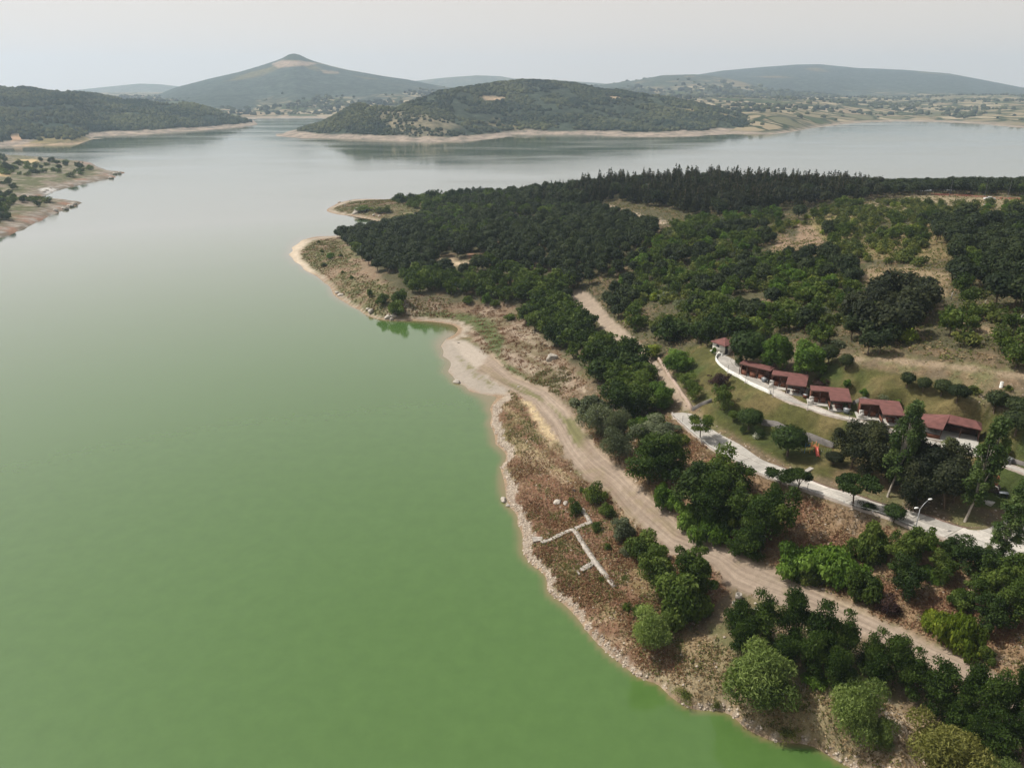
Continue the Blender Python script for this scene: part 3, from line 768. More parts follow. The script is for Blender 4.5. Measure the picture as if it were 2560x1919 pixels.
# the broad range on the far side
V, _ = column_hill([(1180,205),(1290,192),(1420,178),(1480,166),(1560,153),(1650,145),(1720,140),(1770,139),(1850,147),(1950,151),(2050,159),(2130,174),(2212,190),(2300,196),(2500,200)],
                   [(1180,236),(1500,240),(1800,238),(2212,244),(2500,246)], 2600, 900, 70, 300, 0.24, 700, 5, conc=.4)
gcol = hcol(V, (0.05, 0.066, 0.060), (0.15, 0.13, 0.08), 0.33, 4, 5, 420)
bx, by, bd = project(V[..., 0], V[..., 1], V[..., 2])
fld = sstep(0, 40, by - 196 + (fbm(V[..., 0] / 400, V[..., 1] / 400, 4, 81) - .5) * 120) * .9
hill_obj("mountain.001", V, gcol, FM, "broad flat-topped blue mountain range beyond the plain", fld)
V, _ = column_hill([(1240,200),(1290,185),(1340,178),(1380,173),(1430,163),(1500,161),(1540,164),(1600,175),(1660,188),(1720,194),(1800,203),(1900,216),(2000,226)],
                   [(1240,240),(2000,246)], 1500, 1200, 60, 240, 0.2, 420, 6, conc=.4)
gcol = hcol(V, (0.052, 0.068, 0.054), (0.2, 0.165, 0.10), 0.42, 4, 6, 260)
bx, by, bd = project(V[..., 0], V[..., 1], V[..., 2])
fld = sstep(-4, 26, by - 186 + (fbm(V[..., 0] / 250, V[..., 1] / 250, 4, 82) - .5) * 90)
hill_obj("mountain.002", V, gcol, FM, "nearer rolling spur with pale farmland below the range", fld)
SCRUB.append((V, gcol, fld))

# pale ridges on the horizon
for i, (sil, lab) in enumerate((([(60,203),(140,197),(200,191),(260,185),(300,181),(340,182),(380,186),(430,196)], "faint hazy ridge on the horizon beside the pointed mountain"),
                 ([(800,196),(870,181),(900,175),(960,168),(1030,163),(1080,165),(1110,170),(1180,172),(1240,176),(1300,180),(1360,190)], "hazy horizon ridge between the pointed mountain and the broad range"))):
    V, _ = column_hill(sil, [(p[0], 214) for p in (sil[0], sil[-1])], 900, 500, 20, 140, 0.08, 700, 7 + i, base_z=-5)
    gcol = hcol(V, (0.06, 0.075, 0.045), (0.16, 0.14, 0.09), 0.4, 0.1, 7, 500)
    hill_obj("mountain.%03d" % (3 + i), V, gcol, FM, lab, np.full(V.shape[:2], .25))

# the far plain with its fields
xs = np.linspace(-4200, 6500, 420); ys = np.concatenate([np.linspace(1150, 2600, 170), np.linspace(2620, 7000, 120)])
X, Y = np.meshgrid(xs, ys)
sx = [-2400,-900,-300,150,480,560,620,700,760,900,1600,1650,1700,1760,1850,1950,2040,2120,2212,2400,3200]
syy = [262,262,262,262,258,256,255,255.5,257,262,288,290.5,286,275,265.5,262,264,268,276,278,285]
fxs, fys = at_z(np.array(sx, float), np.array(syy, float), 0.0)
line = np.interp(X, np.sort(fxs), fys[np.argsort(fxs)]) if False else None
bx, by, bd = project(X, Y, np.zeros(X.shape))
edge = np.interp(bx, sx, syy)
inl = (edge - by) + (fbm(X / 90, Y / 90, 4, 90) - .5) * 2.2
Z = np.where(inl > 0, 0.6 + np.minimum(inl, 6) * .8 + sstep(0, 14, inl) * 10 * fbm(X / 300, Y / 300, 3, 91) + sstep(6, 30, inl) * 45 * fbm(X / 700, Y / 700, 3, 92), np.maximum(inl * .6, -5))
V = np.stack([X, Y, Z], -1)
gcol = hcol(V, (0.055, 0.065, 0.045), (0.26, 0.21, 0.15), 0.5, 3.2, 9, 120)
fld = sstep(1.0, 3.0, inl)
hill_obj("far_plain", V, gcol, FM, "flat far shore plain patched with pale fields and hedges", fld)
SCRUB.append((V, gcol, fld * (bx > -200) * (bx < 2400) * (Y < 4200)))

# ================================================================== low banks across the water
def low_bank(name, poly, top, lab, o, cols):
    W = np.array([at_z(x, y, 0.0) for x, y in poly])
    x0, y0 = W.min(0) - 8; x1, y1 = W.max(0) + 8
    xs = np.arange(x0, x1, 1.6); ys = np.arange(y0, y1, 2.0)
    X, Y = np.meshgrid(xs, ys)
    s = sdf(X, Y, W) + (fbm(X / 9, Y / 9, 4, 100 + o) - .5) * 5
    Z = np.where(s > 0, top * (1 - np.exp(-s / 22)) + .25 * np.minimum(s, 2) + (fbm(X / 6, Y / 6, 4, 110 + o) - .5) * np.minimum(s, 8) * .16, np.maximum(s * .5, -3))
    V = np.stack([X, Y, Z], -1)
    a = fbm(X / 16, Y / 10, 5, 120 + o); c = fbm(X / 3, Y / 3, 4, 125 + o)
    g = np.zeros(V.shape) + np.array([0.185, 0.15, 0.112])
    g = paint(g, (0.095, 0.10, 0.045), sstep(.36, .48, a) * sstep(5, 16, s)); g = paint(g, (0.27, 0.15, 0.10), sstep(.55, .65, a) * .8 * (1 - sstep(6, 22, s))); g = paint(g, (0.27, 0.26, 0.25), sstep(.5, .62, c) * (1 - sstep(2, 14, s)))
    g = paint(g, (0.33, 0.28, 0.225), sstep(.58, .68, c) * .7)
    bx, by, _ = project(X, Y, Z)
    for p_, cc in cols:
        g = paint(g, cc, sstep(-2, 2, sdf(bx, by, p_) + (c - .5) * 6))
    me = mesh_np(name, V.reshape(-1, 3), grid_quads(*X.shape), [GM], smooth=True)
    vattr(me, "Col", g.reshape(-1, 3), 'FLOAT_COLOR')
    tag(link(name, me), lab, None, None, "structure")
    return X, Y, Z, s
BANKA = low_bank("far_bank", [(-300,350),(-100,342),(0,337),(60,339),(130,345),(195,352),(214,362),(240,370),(268,373),(240,378),(250,383),(215,390),(150,403),(115,413),(98,424),(60,428),(-60,432),(-300,440)], 5.0,
                 "low scrubby bank with a rocky tip reaching into the lake", 1, [([(32,345),(80,344),(84,351),(40,353)], (0.48,0.36,0.2)), ([(-20,372),(20,370),(24,380),(-20,382)], (0.44,0.32,0.17)), ([(82,408),(110,403),(122,410),(100,420)], (0.5,0.48,0.46))])
BANKB = low_bank("far_bank.001", [(-350,425),(-60,416),(0,419),(60,425),(105,431),(150,435),(181,438),(150,449),(125,458),(80,481),(40,499),(0,513),(-60,535),(-350,600)], 6.0,
                 "nearer low bank ending in a stony wedge on the lake", 2, [])

# ================================================================== haze
def box_mesh(name, x0, x1, y0, y1, z0, z1, mats):
    V = [(x, y, z) for z in (z0, z1) for y in (y0, y1) for x in (x0, x1)]
    Q = [(0, 2, 3, 1), (4, 5, 7, 6), (0, 1, 5, 4), (2, 6, 7, 3), (0, 4, 6, 2), (1, 3, 7, 5)]
    return mesh_np(name, V, Q, mats)
HZ = bpy.data.materials.new("haze_air"); HZ.use_nodes = True
t = HZ.node_tree; t.nodes.clear()
pv = nd(t, "ShaderNodeVolumePrincipled", Density=0.000125, Anisotropy=0.25)
pv.inputs["Color"].default_value = (0.66, 0.81, 1.0, 1)
mo = t.nodes.new("ShaderNodeOutputMaterial"); t.links.new(pv.outputs[0], mo.inputs["Volume"])
hz = link("haze", box_mesh("haze", -7000, 7000, -1000, 7400, -11, 340, [HZ]))
tag(hz, "thin pale haze filling the air over the lake", None, None, "stuff")

# ================================================================== far woods: one mass on each hill
def blob_proto(rng):
    ph = (1 + 5 ** .5) / 2
    V = np.array([(-1, ph, 0), (1, ph, 0), (-1, -ph, 0), (1, -ph, 0), (0, -1, ph), (0, 1, ph), (0, -1, -ph), (0, 1, -ph), (ph, 0, -1), (ph, 0, 1), (-ph, 0, -1), (-ph, 0, 1)], float) / 1.9
    F = np.array([(0, 11, 5), (0, 5, 1), (0, 1, 7), (0, 7, 10), (0, 10, 11), (1, 5, 9), (5, 11, 4), (11, 10, 2), (10, 7, 6), (7, 1, 8), (3, 9, 4), (3, 4, 2), (3, 2, 6), (3, 6, 8), (3, 8, 9), (4, 9, 5), (2, 4, 11), (6, 2, 10), (8, 6, 7), (9, 8, 1)])
    return V * (0.8 + 0.45 * rng.rand(12, 1)), F
FW, t, b = newmat("far_foliage")
a_ = t.nodes.new("ShaderNodeAttribute"); a_.attribute_name = "tint"
t.links.new(mixc(t, a_.outputs["Fac"], (0.020, 0.031, 0.026), (0.105, 0.112, 0.055)), b.inputs["Base Color"]); b.inputs["Roughness"].default_value = 1.0; b.inputs["Specular IOR Level"].default_value = 0.0
def far_wood(name, V, gcol, n, r0, r1, lab, seed, dens=1.0, tall=1.0, wmask=None):
    rng = np.random.RandomState(seed)
    P00 = V[:-1, :-1]; A = np.linalg.norm(np.cross(V[1:, :-1] - P00, V[:-1, 1:] - P00), axis=-1)
    nf_ = int(V.shape[0] * .86); A[nf_:] = 0; A = A * (V[:-1, :-1, 2] > 4.5)
    lum = gcol[:-1, :-1].mean(-1); A = A * np.clip(1.25 - lum / 0.16, 0.0, 1) if wmask is None else A * wmask[:-1, :-1]
    if wmask is None: A = A * sstep(.34, .46, fbm(P00[..., 0] / 48, P00[..., 1] / 48, 4, seed + 5))
    ids = rng.choice(A.size, n, p=(A / A.sum()).ravel()); i, j = np.unravel_index(ids, A.shape)
    u, w = rng.rand(n, 1), rng.rand(n, 1)
    C_ = V[i, j] * (1 - u) * (1 - w) + V[i + 1, j] * u * (1 - w) + V[i, j + 1] * (1 - u) * w + V[i + 1, j + 1] * u * w
    R = (r0 + (r1 - r0) * rng.rand(n) ** 2)[:, None]
    pr_ = [blob_proto(rng) for _ in range(6)]; k = rng.randint(6, size=n)
    B = np.stack([p[0] for p in pr_])[k]
    VV = C_[:, None] + B * R[:, None] * np.array([1, 1, .85 * tall]) + np.array([0, 0, .35])[None, None] * R[:, None]
    F = pr_[0][1][None] + (np.arange(n) * 12)[:, None, None]
    me = mesh_np(name, VV.reshape(-1, 3), F.reshape(-1, 3), [FW])
    tint = np.clip(.34 + 1.7 * (fbm(C_[:, 0] / 75, C_[:, 1] / 75, 4, seed) - .5) + .20 * rng.normal(size=n), 0, 1)
    vattr(me, "tint", np.repeat(tint, 20), dom='FACE')
    tag(link(name, me), lab, None, None, "stuff")
far_wood("hill_scrub", SCRUB[0][0], SCRUB[0][1], 17000, 2.0, 5.0, "dense scrub covering the rounded hill across the lake", 1)
far_wood("knoll_scrub", SCRUB[1][0], SCRUB[1][1], 3000, 1.6, 4.0, "scrub on the flanks of the rocky knoll", 2)
far_wood("hill_pines", SCRUB[2][0], SCRUB[2][1], 17000, 2.2, 4.6, "dark pinewood covering the long hill by the inlet", 3, tall=1.5)

def patchy(i, sc, lo, hi, o): return SCRUB[i][2] * (.06 + sstep(lo, hi, fbm(SCRUB[i][0][..., 0] / sc, SCRUB[i][0][..., 1] / sc, 4, o)))
far_wood("plain_trees", SCRUB[5][0], SCRUB[5][1], 8000, 3.5, 9.0, "hedgerow trees and thickets dotting the far plain", 4, wmask=patchy(5, 160, .46, .6, 7))
far_wood("mountain_trees", SCRUB[3][0], SCRUB[3][1], 900, 4.0, 9.0, "hedgerow trees among the fields below the pointed mountain", 5, wmask=patchy(3, 200, .44, .6, 8))
far_wood("spur_trees", SCRUB[4][0], SCRUB[4][1], 4500, 6.0, 14.0, "thickets among the farmland of the rolling spur", 6, wmask=patchy(4, 260, .44, .6, 9))
# ================================================================== concrete roads
def concrete(name, tint, sx, sy):
    m, t, b = newmat(name)
    uv = t.nodes.new("ShaderNodeAttribute"); uv.attribute_name = "road_uv"     # metres along and across
    pos = geopos(t)
    n1_ = noise_tex(t, 0.35, 5, 0.7, pos); n2_ = noise_tex(t, 3.0, 4, 0.7, pos)
    mp = t.nodes.new("ShaderNodeMapping"); mp.inputs["Scale"].default_value = (0.05, 0.6, 1); t.links.new(uv.outputs["Vector"], mp.inputs[0])
    n3_ = noise_tex(t, 1.0, 4, 0.65, mp.outputs[0])
    br = nd(t, "ShaderNodeTexBrick", Scale=1.0); br.inputs["Brick Width"].default_value = sx; br.inputs["Row Height"].default_value = sy
    br.inputs["Mortar Size"].default_value = 0.07; br.inputs["Mortar Smooth"].default_value = 0.3; br.offset = 0.0
    br.inputs["Color1"].default_value = (0.72, 0.72, 0.72, 1); br.inputs["Color2"].default_value = (1.14, 1.13, 1.12, 1); br.inputs["Mortar"].default_value = (0.40, 0.385, 0.36, 1)
    t.links.new(uv.outputs["Vector"], br.inputs["Vector"])
    c = mixc(t, maprange(t, n1_.outputs[0], .32, .68, 0, 1), tuple(x * .70 for x in tint), tuple(min(.8, x * 1.15) for x in tint))
    c = mixc(t, 1.0, c, br.outputs[0], 'MULTIPLY')
    c = mixc(t, maprange(t, n3_.outputs[0], .5, .68, 0, .6), c, tuple(x * .55 for x in tint))
    c = mixc(t, 1.0, c, mixc(t, maprange(t, n2_.outputs[0], .3, .7, 0, 1), (.82, .82, .82), (1.12, 1.12, 1.12)), 'MULTIPLY')
    t.links.new(c, b.inputs["Base Color"]); b.inputs["Roughness"].default_value = 0.85
    bump(t, n2_.outputs[0], 0.02, 0.5, b)
    return m
CONC = concrete("worn_concrete", (0.50, 0.47, 0.425), 5.0, 3.2)

def road_obj(name, V, mat, lab):
    me = mesh_np(name, V.reshape(-1, 3), grid_quads(*V.shape[:2]), [mat], smooth=True)
    mid = V.mean(1)
    s = np.concatenate([[0], np.cumsum(np.hypot(*np.diff(mid[:, :2], axis=0).T))])
    w = np.hypot(*(V[:, -1, :2] - V[:, 0, :2]).T)
    U = np.zeros(V.shape); U[..., 0] = s[:, None]; U[..., 1] = w[:, None] * np.linspace(0, 1, V.shape[1])[None]
    a = me.attributes.new("road_uv", 'FLOAT_VECTOR', 'POINT'); a.data.foreach_set("vector", U.astype(np.float32).ravel())
    return tag(link(name, me), lab, None, None, "structure")
road_obj("road", LOWV, CONC, "pale concrete road with patched slabs above the bank")
road_obj("road.001", TERV, CONC, "narrow concrete terrace road past the red-roofed pavilions")

def wall_along(L, h, th, base=-0.35, up=None):
    """A low wall of one thickness following a surveyed line."""
    L = np.asarray(L)
    d = np.gradient(L[:, :2], axis=0); d /= np.linalg.norm(d, axis=1)[:, None]
    nrm = np.stack([-d[:, 1], d[:, 0]], 1) * th / 2
    z0 = L[:, 2] + base; z1 = L[:, 2] + h
    prof = [np.column_stack([L[:, :2] + nrm, z0]), np.column_stack([L[:, :2] + nrm, z1]), np.column_stack([L[:, :2] - nrm, z1]), np.column_stack([L[:, :2] - nrm, z0])]
    V = np.stack(prof, 1); n = len(L)
    Q = []
    for i in range(n - 1):
        for k in range(3):
            a = i * 4 + k; Q.append((a, a + 4, a + 5, a + 1))
    Q += [(0, 1, 2, 3), ((n - 1) * 4 + 3, (n - 1) * 4 + 2, (n - 1) * 4 + 1, (n - 1) * 4)]
    return V.reshape(-1, 3), Q
WHITE = plain("white_paint_worn", (0.62, 0.61, 0.57), 0.6, 0.3, 1.2)
GREYC = plain("old_grey_concrete", (0.17, 0.155, 0.145), 0.9, 0.4, 0.8)
STONE = plain("pale_weathered_stone", (0.36, 0.325, 0.285), 0.9, 0.5, 1.5, bumpd=0.05)
KERB = plain("kerb_concrete", (0.33, 0.28, 0.24), 0.9, 0.35, 1.0)
BROWNK = plain("brown_kerb", (0.15, 0.095, 0.07), 0.9, 0.35, 1.0)
def line_of(V, j, a=0.0, b=1.0, off=0.0, n=None):
    n0 = len(V); i0, i1 = int(a * (n0 - 1)), int(b * (n0 - 1)) + 1
    P = V[i0:i1, j].copy(); Q_ = V[i0:i1, V.shape[1] // 2]
    o_ = P[:, :2] - Q_[:, :2]; o_ /= np.linalg.norm(o_, axis=1)[:, None]
    P[:, :2] += o_ * off
    return P
def wall_obj(name, L, h, th, mat, lab, cat, kind=None, base=-0.5, group=None):
    v, q = wall_along(L, h, th, base)
    return tag(link(name, mesh_np(name, v, q, [mat])), lab, cat, group, kind)
wall_obj("kerb", line_of(LOWV, 0, 0.0, 0.93, 0.12), 0.22, 0.25, KERB, "low worn kerb along the outer edge of the lower concrete road", "kerb")
wall_obj("kerb.001", line_of(LOWV, -1, 0.40, 0.86, 0.10), 0.14, 0.2, BROWNK, "thin brown kerb between the concrete road and the shaded pine island", "kerb")
wall_obj("parapet", line_of(TERV, 0, 0.0, 0.34, 0.12), 0.55, 0.22, WHITE, "white parapet round the bend below the small hut", "parapet")
wall_obj("kerb.002", line_of(TERV, 0, 0.35, 1.0, 0.10), 0.16, 0.2, KERB, "pale kerb on the outer edge of the terrace road", "kerb")
wall_obj("kerb.003", line_of(TERV, -1, 0.10, 0.98, 0.10), 0.14, 0.2, KERB, "pale kerb on the pavilion side of the terrace road", "kerb")
def gl(P, n=40):
    L = survey_line(P, n); L[:, 2] = gz(L[:, 0], L[:, 1])
    for _ in range(3): L[1:-1, 2] = (L[:-2, 2] + 2 * L[1:-1, 2] + L[2:, 2]) / 4
    return L
wall_obj("retaining_wall", gl([(1645,916),(1676,921),(1700,933),(1730,944),(1760,952),(1800,968)]), 1.15, 0.3, GREYC, "grey stained retaining wall behind the playground lawn", "retaining wall")
wall_obj("retaining_wall.001", gl([(1495,887),(1510,878),(1525,872),(1537,868)], 16), 0.75, 0.3, GREYC, "short dark retaining wall curving up from the road's upper end", "retaining wall")
wall_obj("garden_wall", gl([(1422,776),(1440,803),(1458,830),(1475,856),(1494,885)]), 0.6, 0.45, plain("pinkish_stone", (0.38, 0.29, 0.23), 0.9, 0.3, 1.0), "long thin pinkish stone wall below the lawn", "wall")
wall_obj("retaining_wall.002", gl([(1842,872),(1880,884),(1920,893),(1965,903),(1995,912)]), 0.7, 0.3, GREYC, "dark retaining wall on the slope behind the pavilion roofs", "retaining wall")
wall_obj("retaining_wall.003", gl([(2146,988),(2170,993),(2205,1003),(2250,1018)], 16), 0.6, 0.3, GREYC, "low dark wall behind the metal cabinet", "retaining wall")

# ---- white pipe rail with posts on the outer edge of the lower road
def tube(P, R, n=6, cap=True):
    P = np.asarray(P, float); R = np.broadcast_to(np.asarray(R, float), (len(P),))
    d = np.gradient(P, axis=0); d /= np.linalg.norm(d, axis=1)[:, None] + 1e-9
    up = np.where(np.abs(d[:, 2:3]) > 0.9, [[1.0, 0, 0]], [[0, 0, 1.0]])
    a = np.cross(d, up); a /= np.linalg.norm(a, axis=1)[:, None] + 1e-9
    b_ = np.cross(d, a)
    th = np.linspace(0, 2 * math.pi, n, endpoint=False)
    V = P[:, None] + (a[:, None] * np.cos(th)[None, :, None] + b_[:, None] * np.sin(th)[None, :, None]) * R[:, None, None]
    V = V.reshape(-1, 3); Q = []
    m = len(P)
    for i in range(m - 1):
        for k in range(n):
            k2 = (k + 1) % n
            Q.append((i * n + k, i * n + k2, (i + 1) * n + k2, (i + 1) * n + k))
    if cap:
        for base in (0, (m - 1) * n):
            for k in range(1, n - 1, 2):
                Q.append((base, base + k, base + k + 1, base + min(k + 2, n - 1)))
    return V, np.array(Q)

class MB:
    """Collects boxes, tubes and sheets for one part."""
    def __init__(s): s.V = []; s.Q = []; s.n = 0
    def add(s, V, Q):
        V = np.asarray(V, float); Q = np.asarray(Q, int)
        s.V.append(V); s.Q.append(Q + s.n); s.n += len(V); return s
    def box(s, c, d, rz=0.0, tilt=None):
        x, y, z = (np.asarray(d, float) / 2)
        P = np.array([(i, j, k) for k in (-z, z) for j in (-y, y) for i in (-x, x)])
        if tilt: P = P @ np.array(Matrix.Rotation(tilt[1], 3, tilt[0])).T
        cr, sr = math.cos(rz), math.sin(rz)
        P = np.column_stack([P[:, 0] * cr - P[:, 1] * sr, P[:, 0] * sr + P[:, 1] * cr, P[:, 2]]) + np.asarray(c, float)
        return s.add(P, [(0, 2, 3, 1), (4, 5, 7, 6), (0, 1, 5, 4), (2, 6, 7, 3), (0, 4, 6, 2), (1, 3, 7, 5)])
    def tube(s, P, R, n=6): return s.add(*tube(P, R, n))
    def build(s, name, mat, parent=None, loc=None, bev=0.0, smooth=False):
        me = mesh_np(name, np.concatenate(s.V), np.concatenate(s.Q), [mat], smooth=smooth)
        o = link(name, me, parent, loc)
        if bev:
            bm_ = o.modifiers.new("edge", 'BEVEL'); bm_.width = bev; bm_.segments = 1; bm_.limit_method = 'ANGLE'
        return o
def empty(name, loc, rz=0.0, label=None, cat=None, group=None):
    o = bpy.data.objects.new(name, None); COL.objects.link(o)
    o.location = loc; o.rotation_euler = (0, 0, rz); o.empty_display_size = 0.5
    return tag(o, label, cat, group)
def copy_tree(o, parent=None):
    c = o.copy(); COL.objects.link(c)
    if parent is not None: c.parent = parent
    for ch in [x for x in KIDS.get(o.name, [])]: copy_tree(ch, c)
    return c
KIDS = {}
def kids_of(root):
    KIDS.clear()
    for x in COL.objects:
        if x.parent is not None: KIDS.setdefault(x.parent.name, []).append(x)

STEEL = plain("galvanised_steel", (0.36, 0.37, 0.38), 0.45, 0.2, 2.0, metal=0.3)
DARKM = plain("dark_metal", (0.035, 0.036, 0.04), 0.5, 0.3, 2.0)
rail = line_of(LOWV, 0, 0.02, 0.80, 0.2)
fence = empty("road_railing", tuple(rail[len(rail) // 2]), 0, "thin pale pipe railing along the bank edge of the lower road", "railing")
o0 = np.array(fence.location)
MB().tube(rail[::3] - o0 + [0, 0, 0.62], 0.045, 5).build("rail", WHITE, fence)
for i in range(4, len(rail), 9):
    p = rail[i] - o0
    MB().tube([p + [0, 0, -0.2], p + [0, 0, 0.66]], 0.04, 5).build("post", STEEL, fence)

# ================================================================== TREES
def leafmat(name, dark, mid, palest, trans=0.28, rough=0.55):
    m = bpy.data.materials.new(name); m.use_nodes = True
    t = m.node_tree; t.nodes.clear()
    a = t.nodes.new("ShaderNodeAttribute"); a.attribute_name = "tint"
    oi = t.nodes.new("ShaderNodeObjectInfo")
    rn = t.nodes.new("ShaderNodeAttribute"); rn.attribute_name = "plant_rand"
    sm = t.nodes.new("ShaderNodeMath"); sm.operation = 'ADD'; t.links.new(oi.outputs["Random"], sm.inputs[0]); t.links.new(rn.outputs["Fac"], sm.inputs[1])
    fr = t.nodes.new("ShaderNodeMath"); fr.operation = 'FRACT'; t.links.new(sm.outputs[0], fr.inputs[0])
    ma = t.nodes.new("ShaderNodeMath"); ma.operation = 'MULTIPLY_ADD'; t.links.new(fr.outputs[0], ma.inputs[0]); ma.inputs[1].default_value = 0.34
    ms = t.nodes.new("ShaderNodeMath"); ms.operation = 'MULTIPLY_ADD'; t.links.new(a.outputs["Fac"], ms.inputs[0]); ms.inputs[1].default_value = 0.70; ms.inputs[2].default_value = 0.0
    t.links.new(ms.outputs[0], ma.inputs[2])
    cr = t.nodes.new("ShaderNodeValToRGB"); t.links.new(ma.outputs[0], cr.inputs[0])
    e = cr.color_ramp.elements
    e[0].position = 0.08; e[0].color = (*dark, 1); e[1].position = 0.95; e[1].color = (*palest, 1)
    k = e.new(0.5); k.color = (*mid, 1)  # dark to pale leaf tones, varied at random by clump, leaf and plant
    df = nd(t, "ShaderNodeBsdfPrincipled", Roughness=rough); df.inputs["Specular IOR Level"].default_value = 0.10
    tr = t.nodes.new("ShaderNodeBsdfTranslucent")
    t.links.new(cr.outputs[0], df.inputs["Base Color"])
    g = mixc(t, 1.0, cr.outputs[0], (1.25, 1.35, 0.7), 'MULTIPLY'); t.links.new(g, tr.inputs[0])
    mx = t.nodes.new("ShaderNodeMixShader"); mx.inputs[0].default_value = trans
    t.links.new(df.outputs[0], mx.inputs[1]); t.links.new(tr.outputs[0], mx.inputs[2])
    o = t.nodes.new("ShaderNodeOutputMaterial"); t.links.new(mx.outputs[0], o.inputs[0])
    return m
LM = dict(
    pine=leafmat("pine_needles", (0.0132, 0.0185, 0.0088), (0.0282, 0.0352, 0.0158), (0.0581, 0.0634, 0.0246), 0.2),
    rpine=leafmat("stone_pine_needles", (0.0129, 0.0221, 0.0083), (0.0285, 0.0423, 0.0147), (0.0589, 0.0754, 0.0239), 0.2),
    broad=leafmat("oak_leaves", (0.0282, 0.0508, 0.0085), (0.0697, 0.1054, 0.0197), (0.1364, 0.1788, 0.0376), 0.32),
    bush=leafmat("scrub_leaves", (0.0387, 0.0580, 0.0140), (0.0914, 0.1161, 0.0280), (0.1720, 0.1827, 0.0451), 0.30),
    bright=leafmat("fresh_leaves", (0.040, 0.078, 0.012), (0.085, 0.152, 0.022), (0.155, 0.24, 0.043), 0.32),
    vine=leafmat("yellow_green_creeper", (0.055, 0.085, 0.012), (0.13, 0.18, 0.02), (0.26, 0.29, 0.04), 0.32),
    willow=leafmat("willow_leaves", (0.085, 0.125, 0.034), (0.165, 0.220, 0.062), (0.28, 0.345, 0.11), 0.34),
    tamarisk=leafmat("olive_yellow_leaves", (0.09, 0.095, 0.025), (0.17, 0.17, 0.045), (0.27, 0.26, 0.08), 0.28),
    acacia=leafmat("acacia_leaves", (0.0138, 0.0292, 0.0060), (0.0327, 0.0602, 0.0103), (0.0731, 0.1118, 0.0224), 0.30),
    clipped=leafmat("clipped_leaves", (0.0141, 0.0282, 0.0062), (0.0282, 0.0510, 0.0106), (0.0546, 0.0836, 0.0194), 0.22),
    poplar=leafmat("poplar_leaves", (0.027, 0.050, 0.014), (0.058, 0.094, 0.025), (0.125, 0.17, 0.052), 0.30),
    purple=leafmat("purple_leaves", (0.022, 0.012, 0.014), (0.045, 0.024, 0.024), (0.085, 0.05, 0.04), 0.25),
    sage=leafmat("grey_green_leaves", (0.06, 0.075, 0.04), (0.12, 0.14, 0.078), (0.19, 0.21, 0.12), 0.25),
    dry=leafmat("dry_twigs", (0.13, 0.07, 0.045), (0.22, 0.13, 0.08), (0.34, 0.22, 0.13), 0.15),
)
BARK = plain("bark", (0.12, 0.085, 0.06), 0.95, 0.35, 3.0)
PALEBARK = plain("pale_bark", (0.34, 0.30, 0.25), 0.9, 0.35, 2.0)

def cards(rng, C_, N_, size, asp=0.6, orient=0.6, droop=0.0):
    """Leaf-sized faces: centres, outward directions, sizes."""
    n = len(C_)
    r = rng.normal(size=(n, 3)); r /= np.linalg.norm(r, axis=1)[:, None]
    nn = N_ * orient + r * (1 - orient) + [0, 0, 0.15]
    nn /= np.linalg.norm(nn, axis=1)[:, None] + 1e-9
    q = rng.normal(size=(n, 3)); q[:, 2] -= droop * 3
    u = q - nn * (q * nn).sum(1)[:, None]; u /= np.linalg.norm(u, axis=1)[:, None] + 1e-9
    v = np.cross(nn, u)
    s = (size * (0.6 + 0.8 * rng.rand(n)))[:, None] if np.ndim(size) == 0 else (size * (0.6 + 0.8 * rng.rand(n)))[:, None]
    lift = nn * s * 0.18
    V = np.stack([C_ - u * s, C_ - v * s * asp + lift, C_ + u * s, C_ + v * s * asp + lift], 1)
    return V.reshape(-1, 3), np.arange(4 * n).reshape(n, 4)

def crown_from_lobes(rng, lobes, n, size, shell=0.5, orient=0.55, asp=0.6, droop=0.0, zmin=None):
    """LOBES: (centre, radii) clumps; returns cards and a tint per card (clump tone + leaf tone)."""
    area = np.array([(l[1][0] * l[1][1] + l[1][0] * l[1][2]) for l in lobes]); cnt = np.maximum(4, (area / area.sum() * n)).astype(int)
    Cs, Ns, Ts = [], [], []
    for (c, r), k in zip(lobes, cnt):
        d = rng.normal(size=(k, 3)); d /= np.linalg.norm(d, axis=1)[:, None]
        d[:, 2] = np.where((d[:, 2] < -0.3) & (rng.rand(k) < 0.6), -d[:, 2], d[:, 2])
        rr = 1 - shell * rng.rand(k) ** 1.7 + 0.10 * rng.normal(size=k)
        Cs.append(np.asarray(c) + d * np.asarray(r) * rr[:, None]); Ns.append(d)
        tone = 0.5 + 0.28 * rng.normal()
        Ts.append(np.clip(tone + 0.20 * rng.normal(size=k), 0, 1))
    C_ = np.concatenate(Cs); N_ = np.concatenate(Ns); T = np.concatenate(Ts)
    if zmin is not None:
        C_[:, 2] = np.maximum(C_[:, 2], zmin + 0.1 * rng.rand(len(C_)))
    V, Q = cards(rng, C_, N_, size, asp, orient, droop)
    return V, Q, T

def lobes_ball(rng, n, c, R, lr, jitter=0.15, zlo=-0.6):
    out = []
    for i in range(n):
        z = 1 - 2 * (i + 0.5) / n; z = max(z, zlo - 0.1)
        a = i * 2.39996 + rng.rand() * 0.8
        h = math.sqrt(max(0, 1 - z * z))
        p = np.array([h * math.cos(a), h * math.sin(a), z]) * (0.62 + jitter * rng.normal())
        k = lr * (0.75 + 0.5 * rng.rand())
        out.append((np.asarray(c) + p * np.asarray(R), np.asarray(R) * k))
    out.append((np.asarray(c), np.asarray(R) * 0.55))
    return out

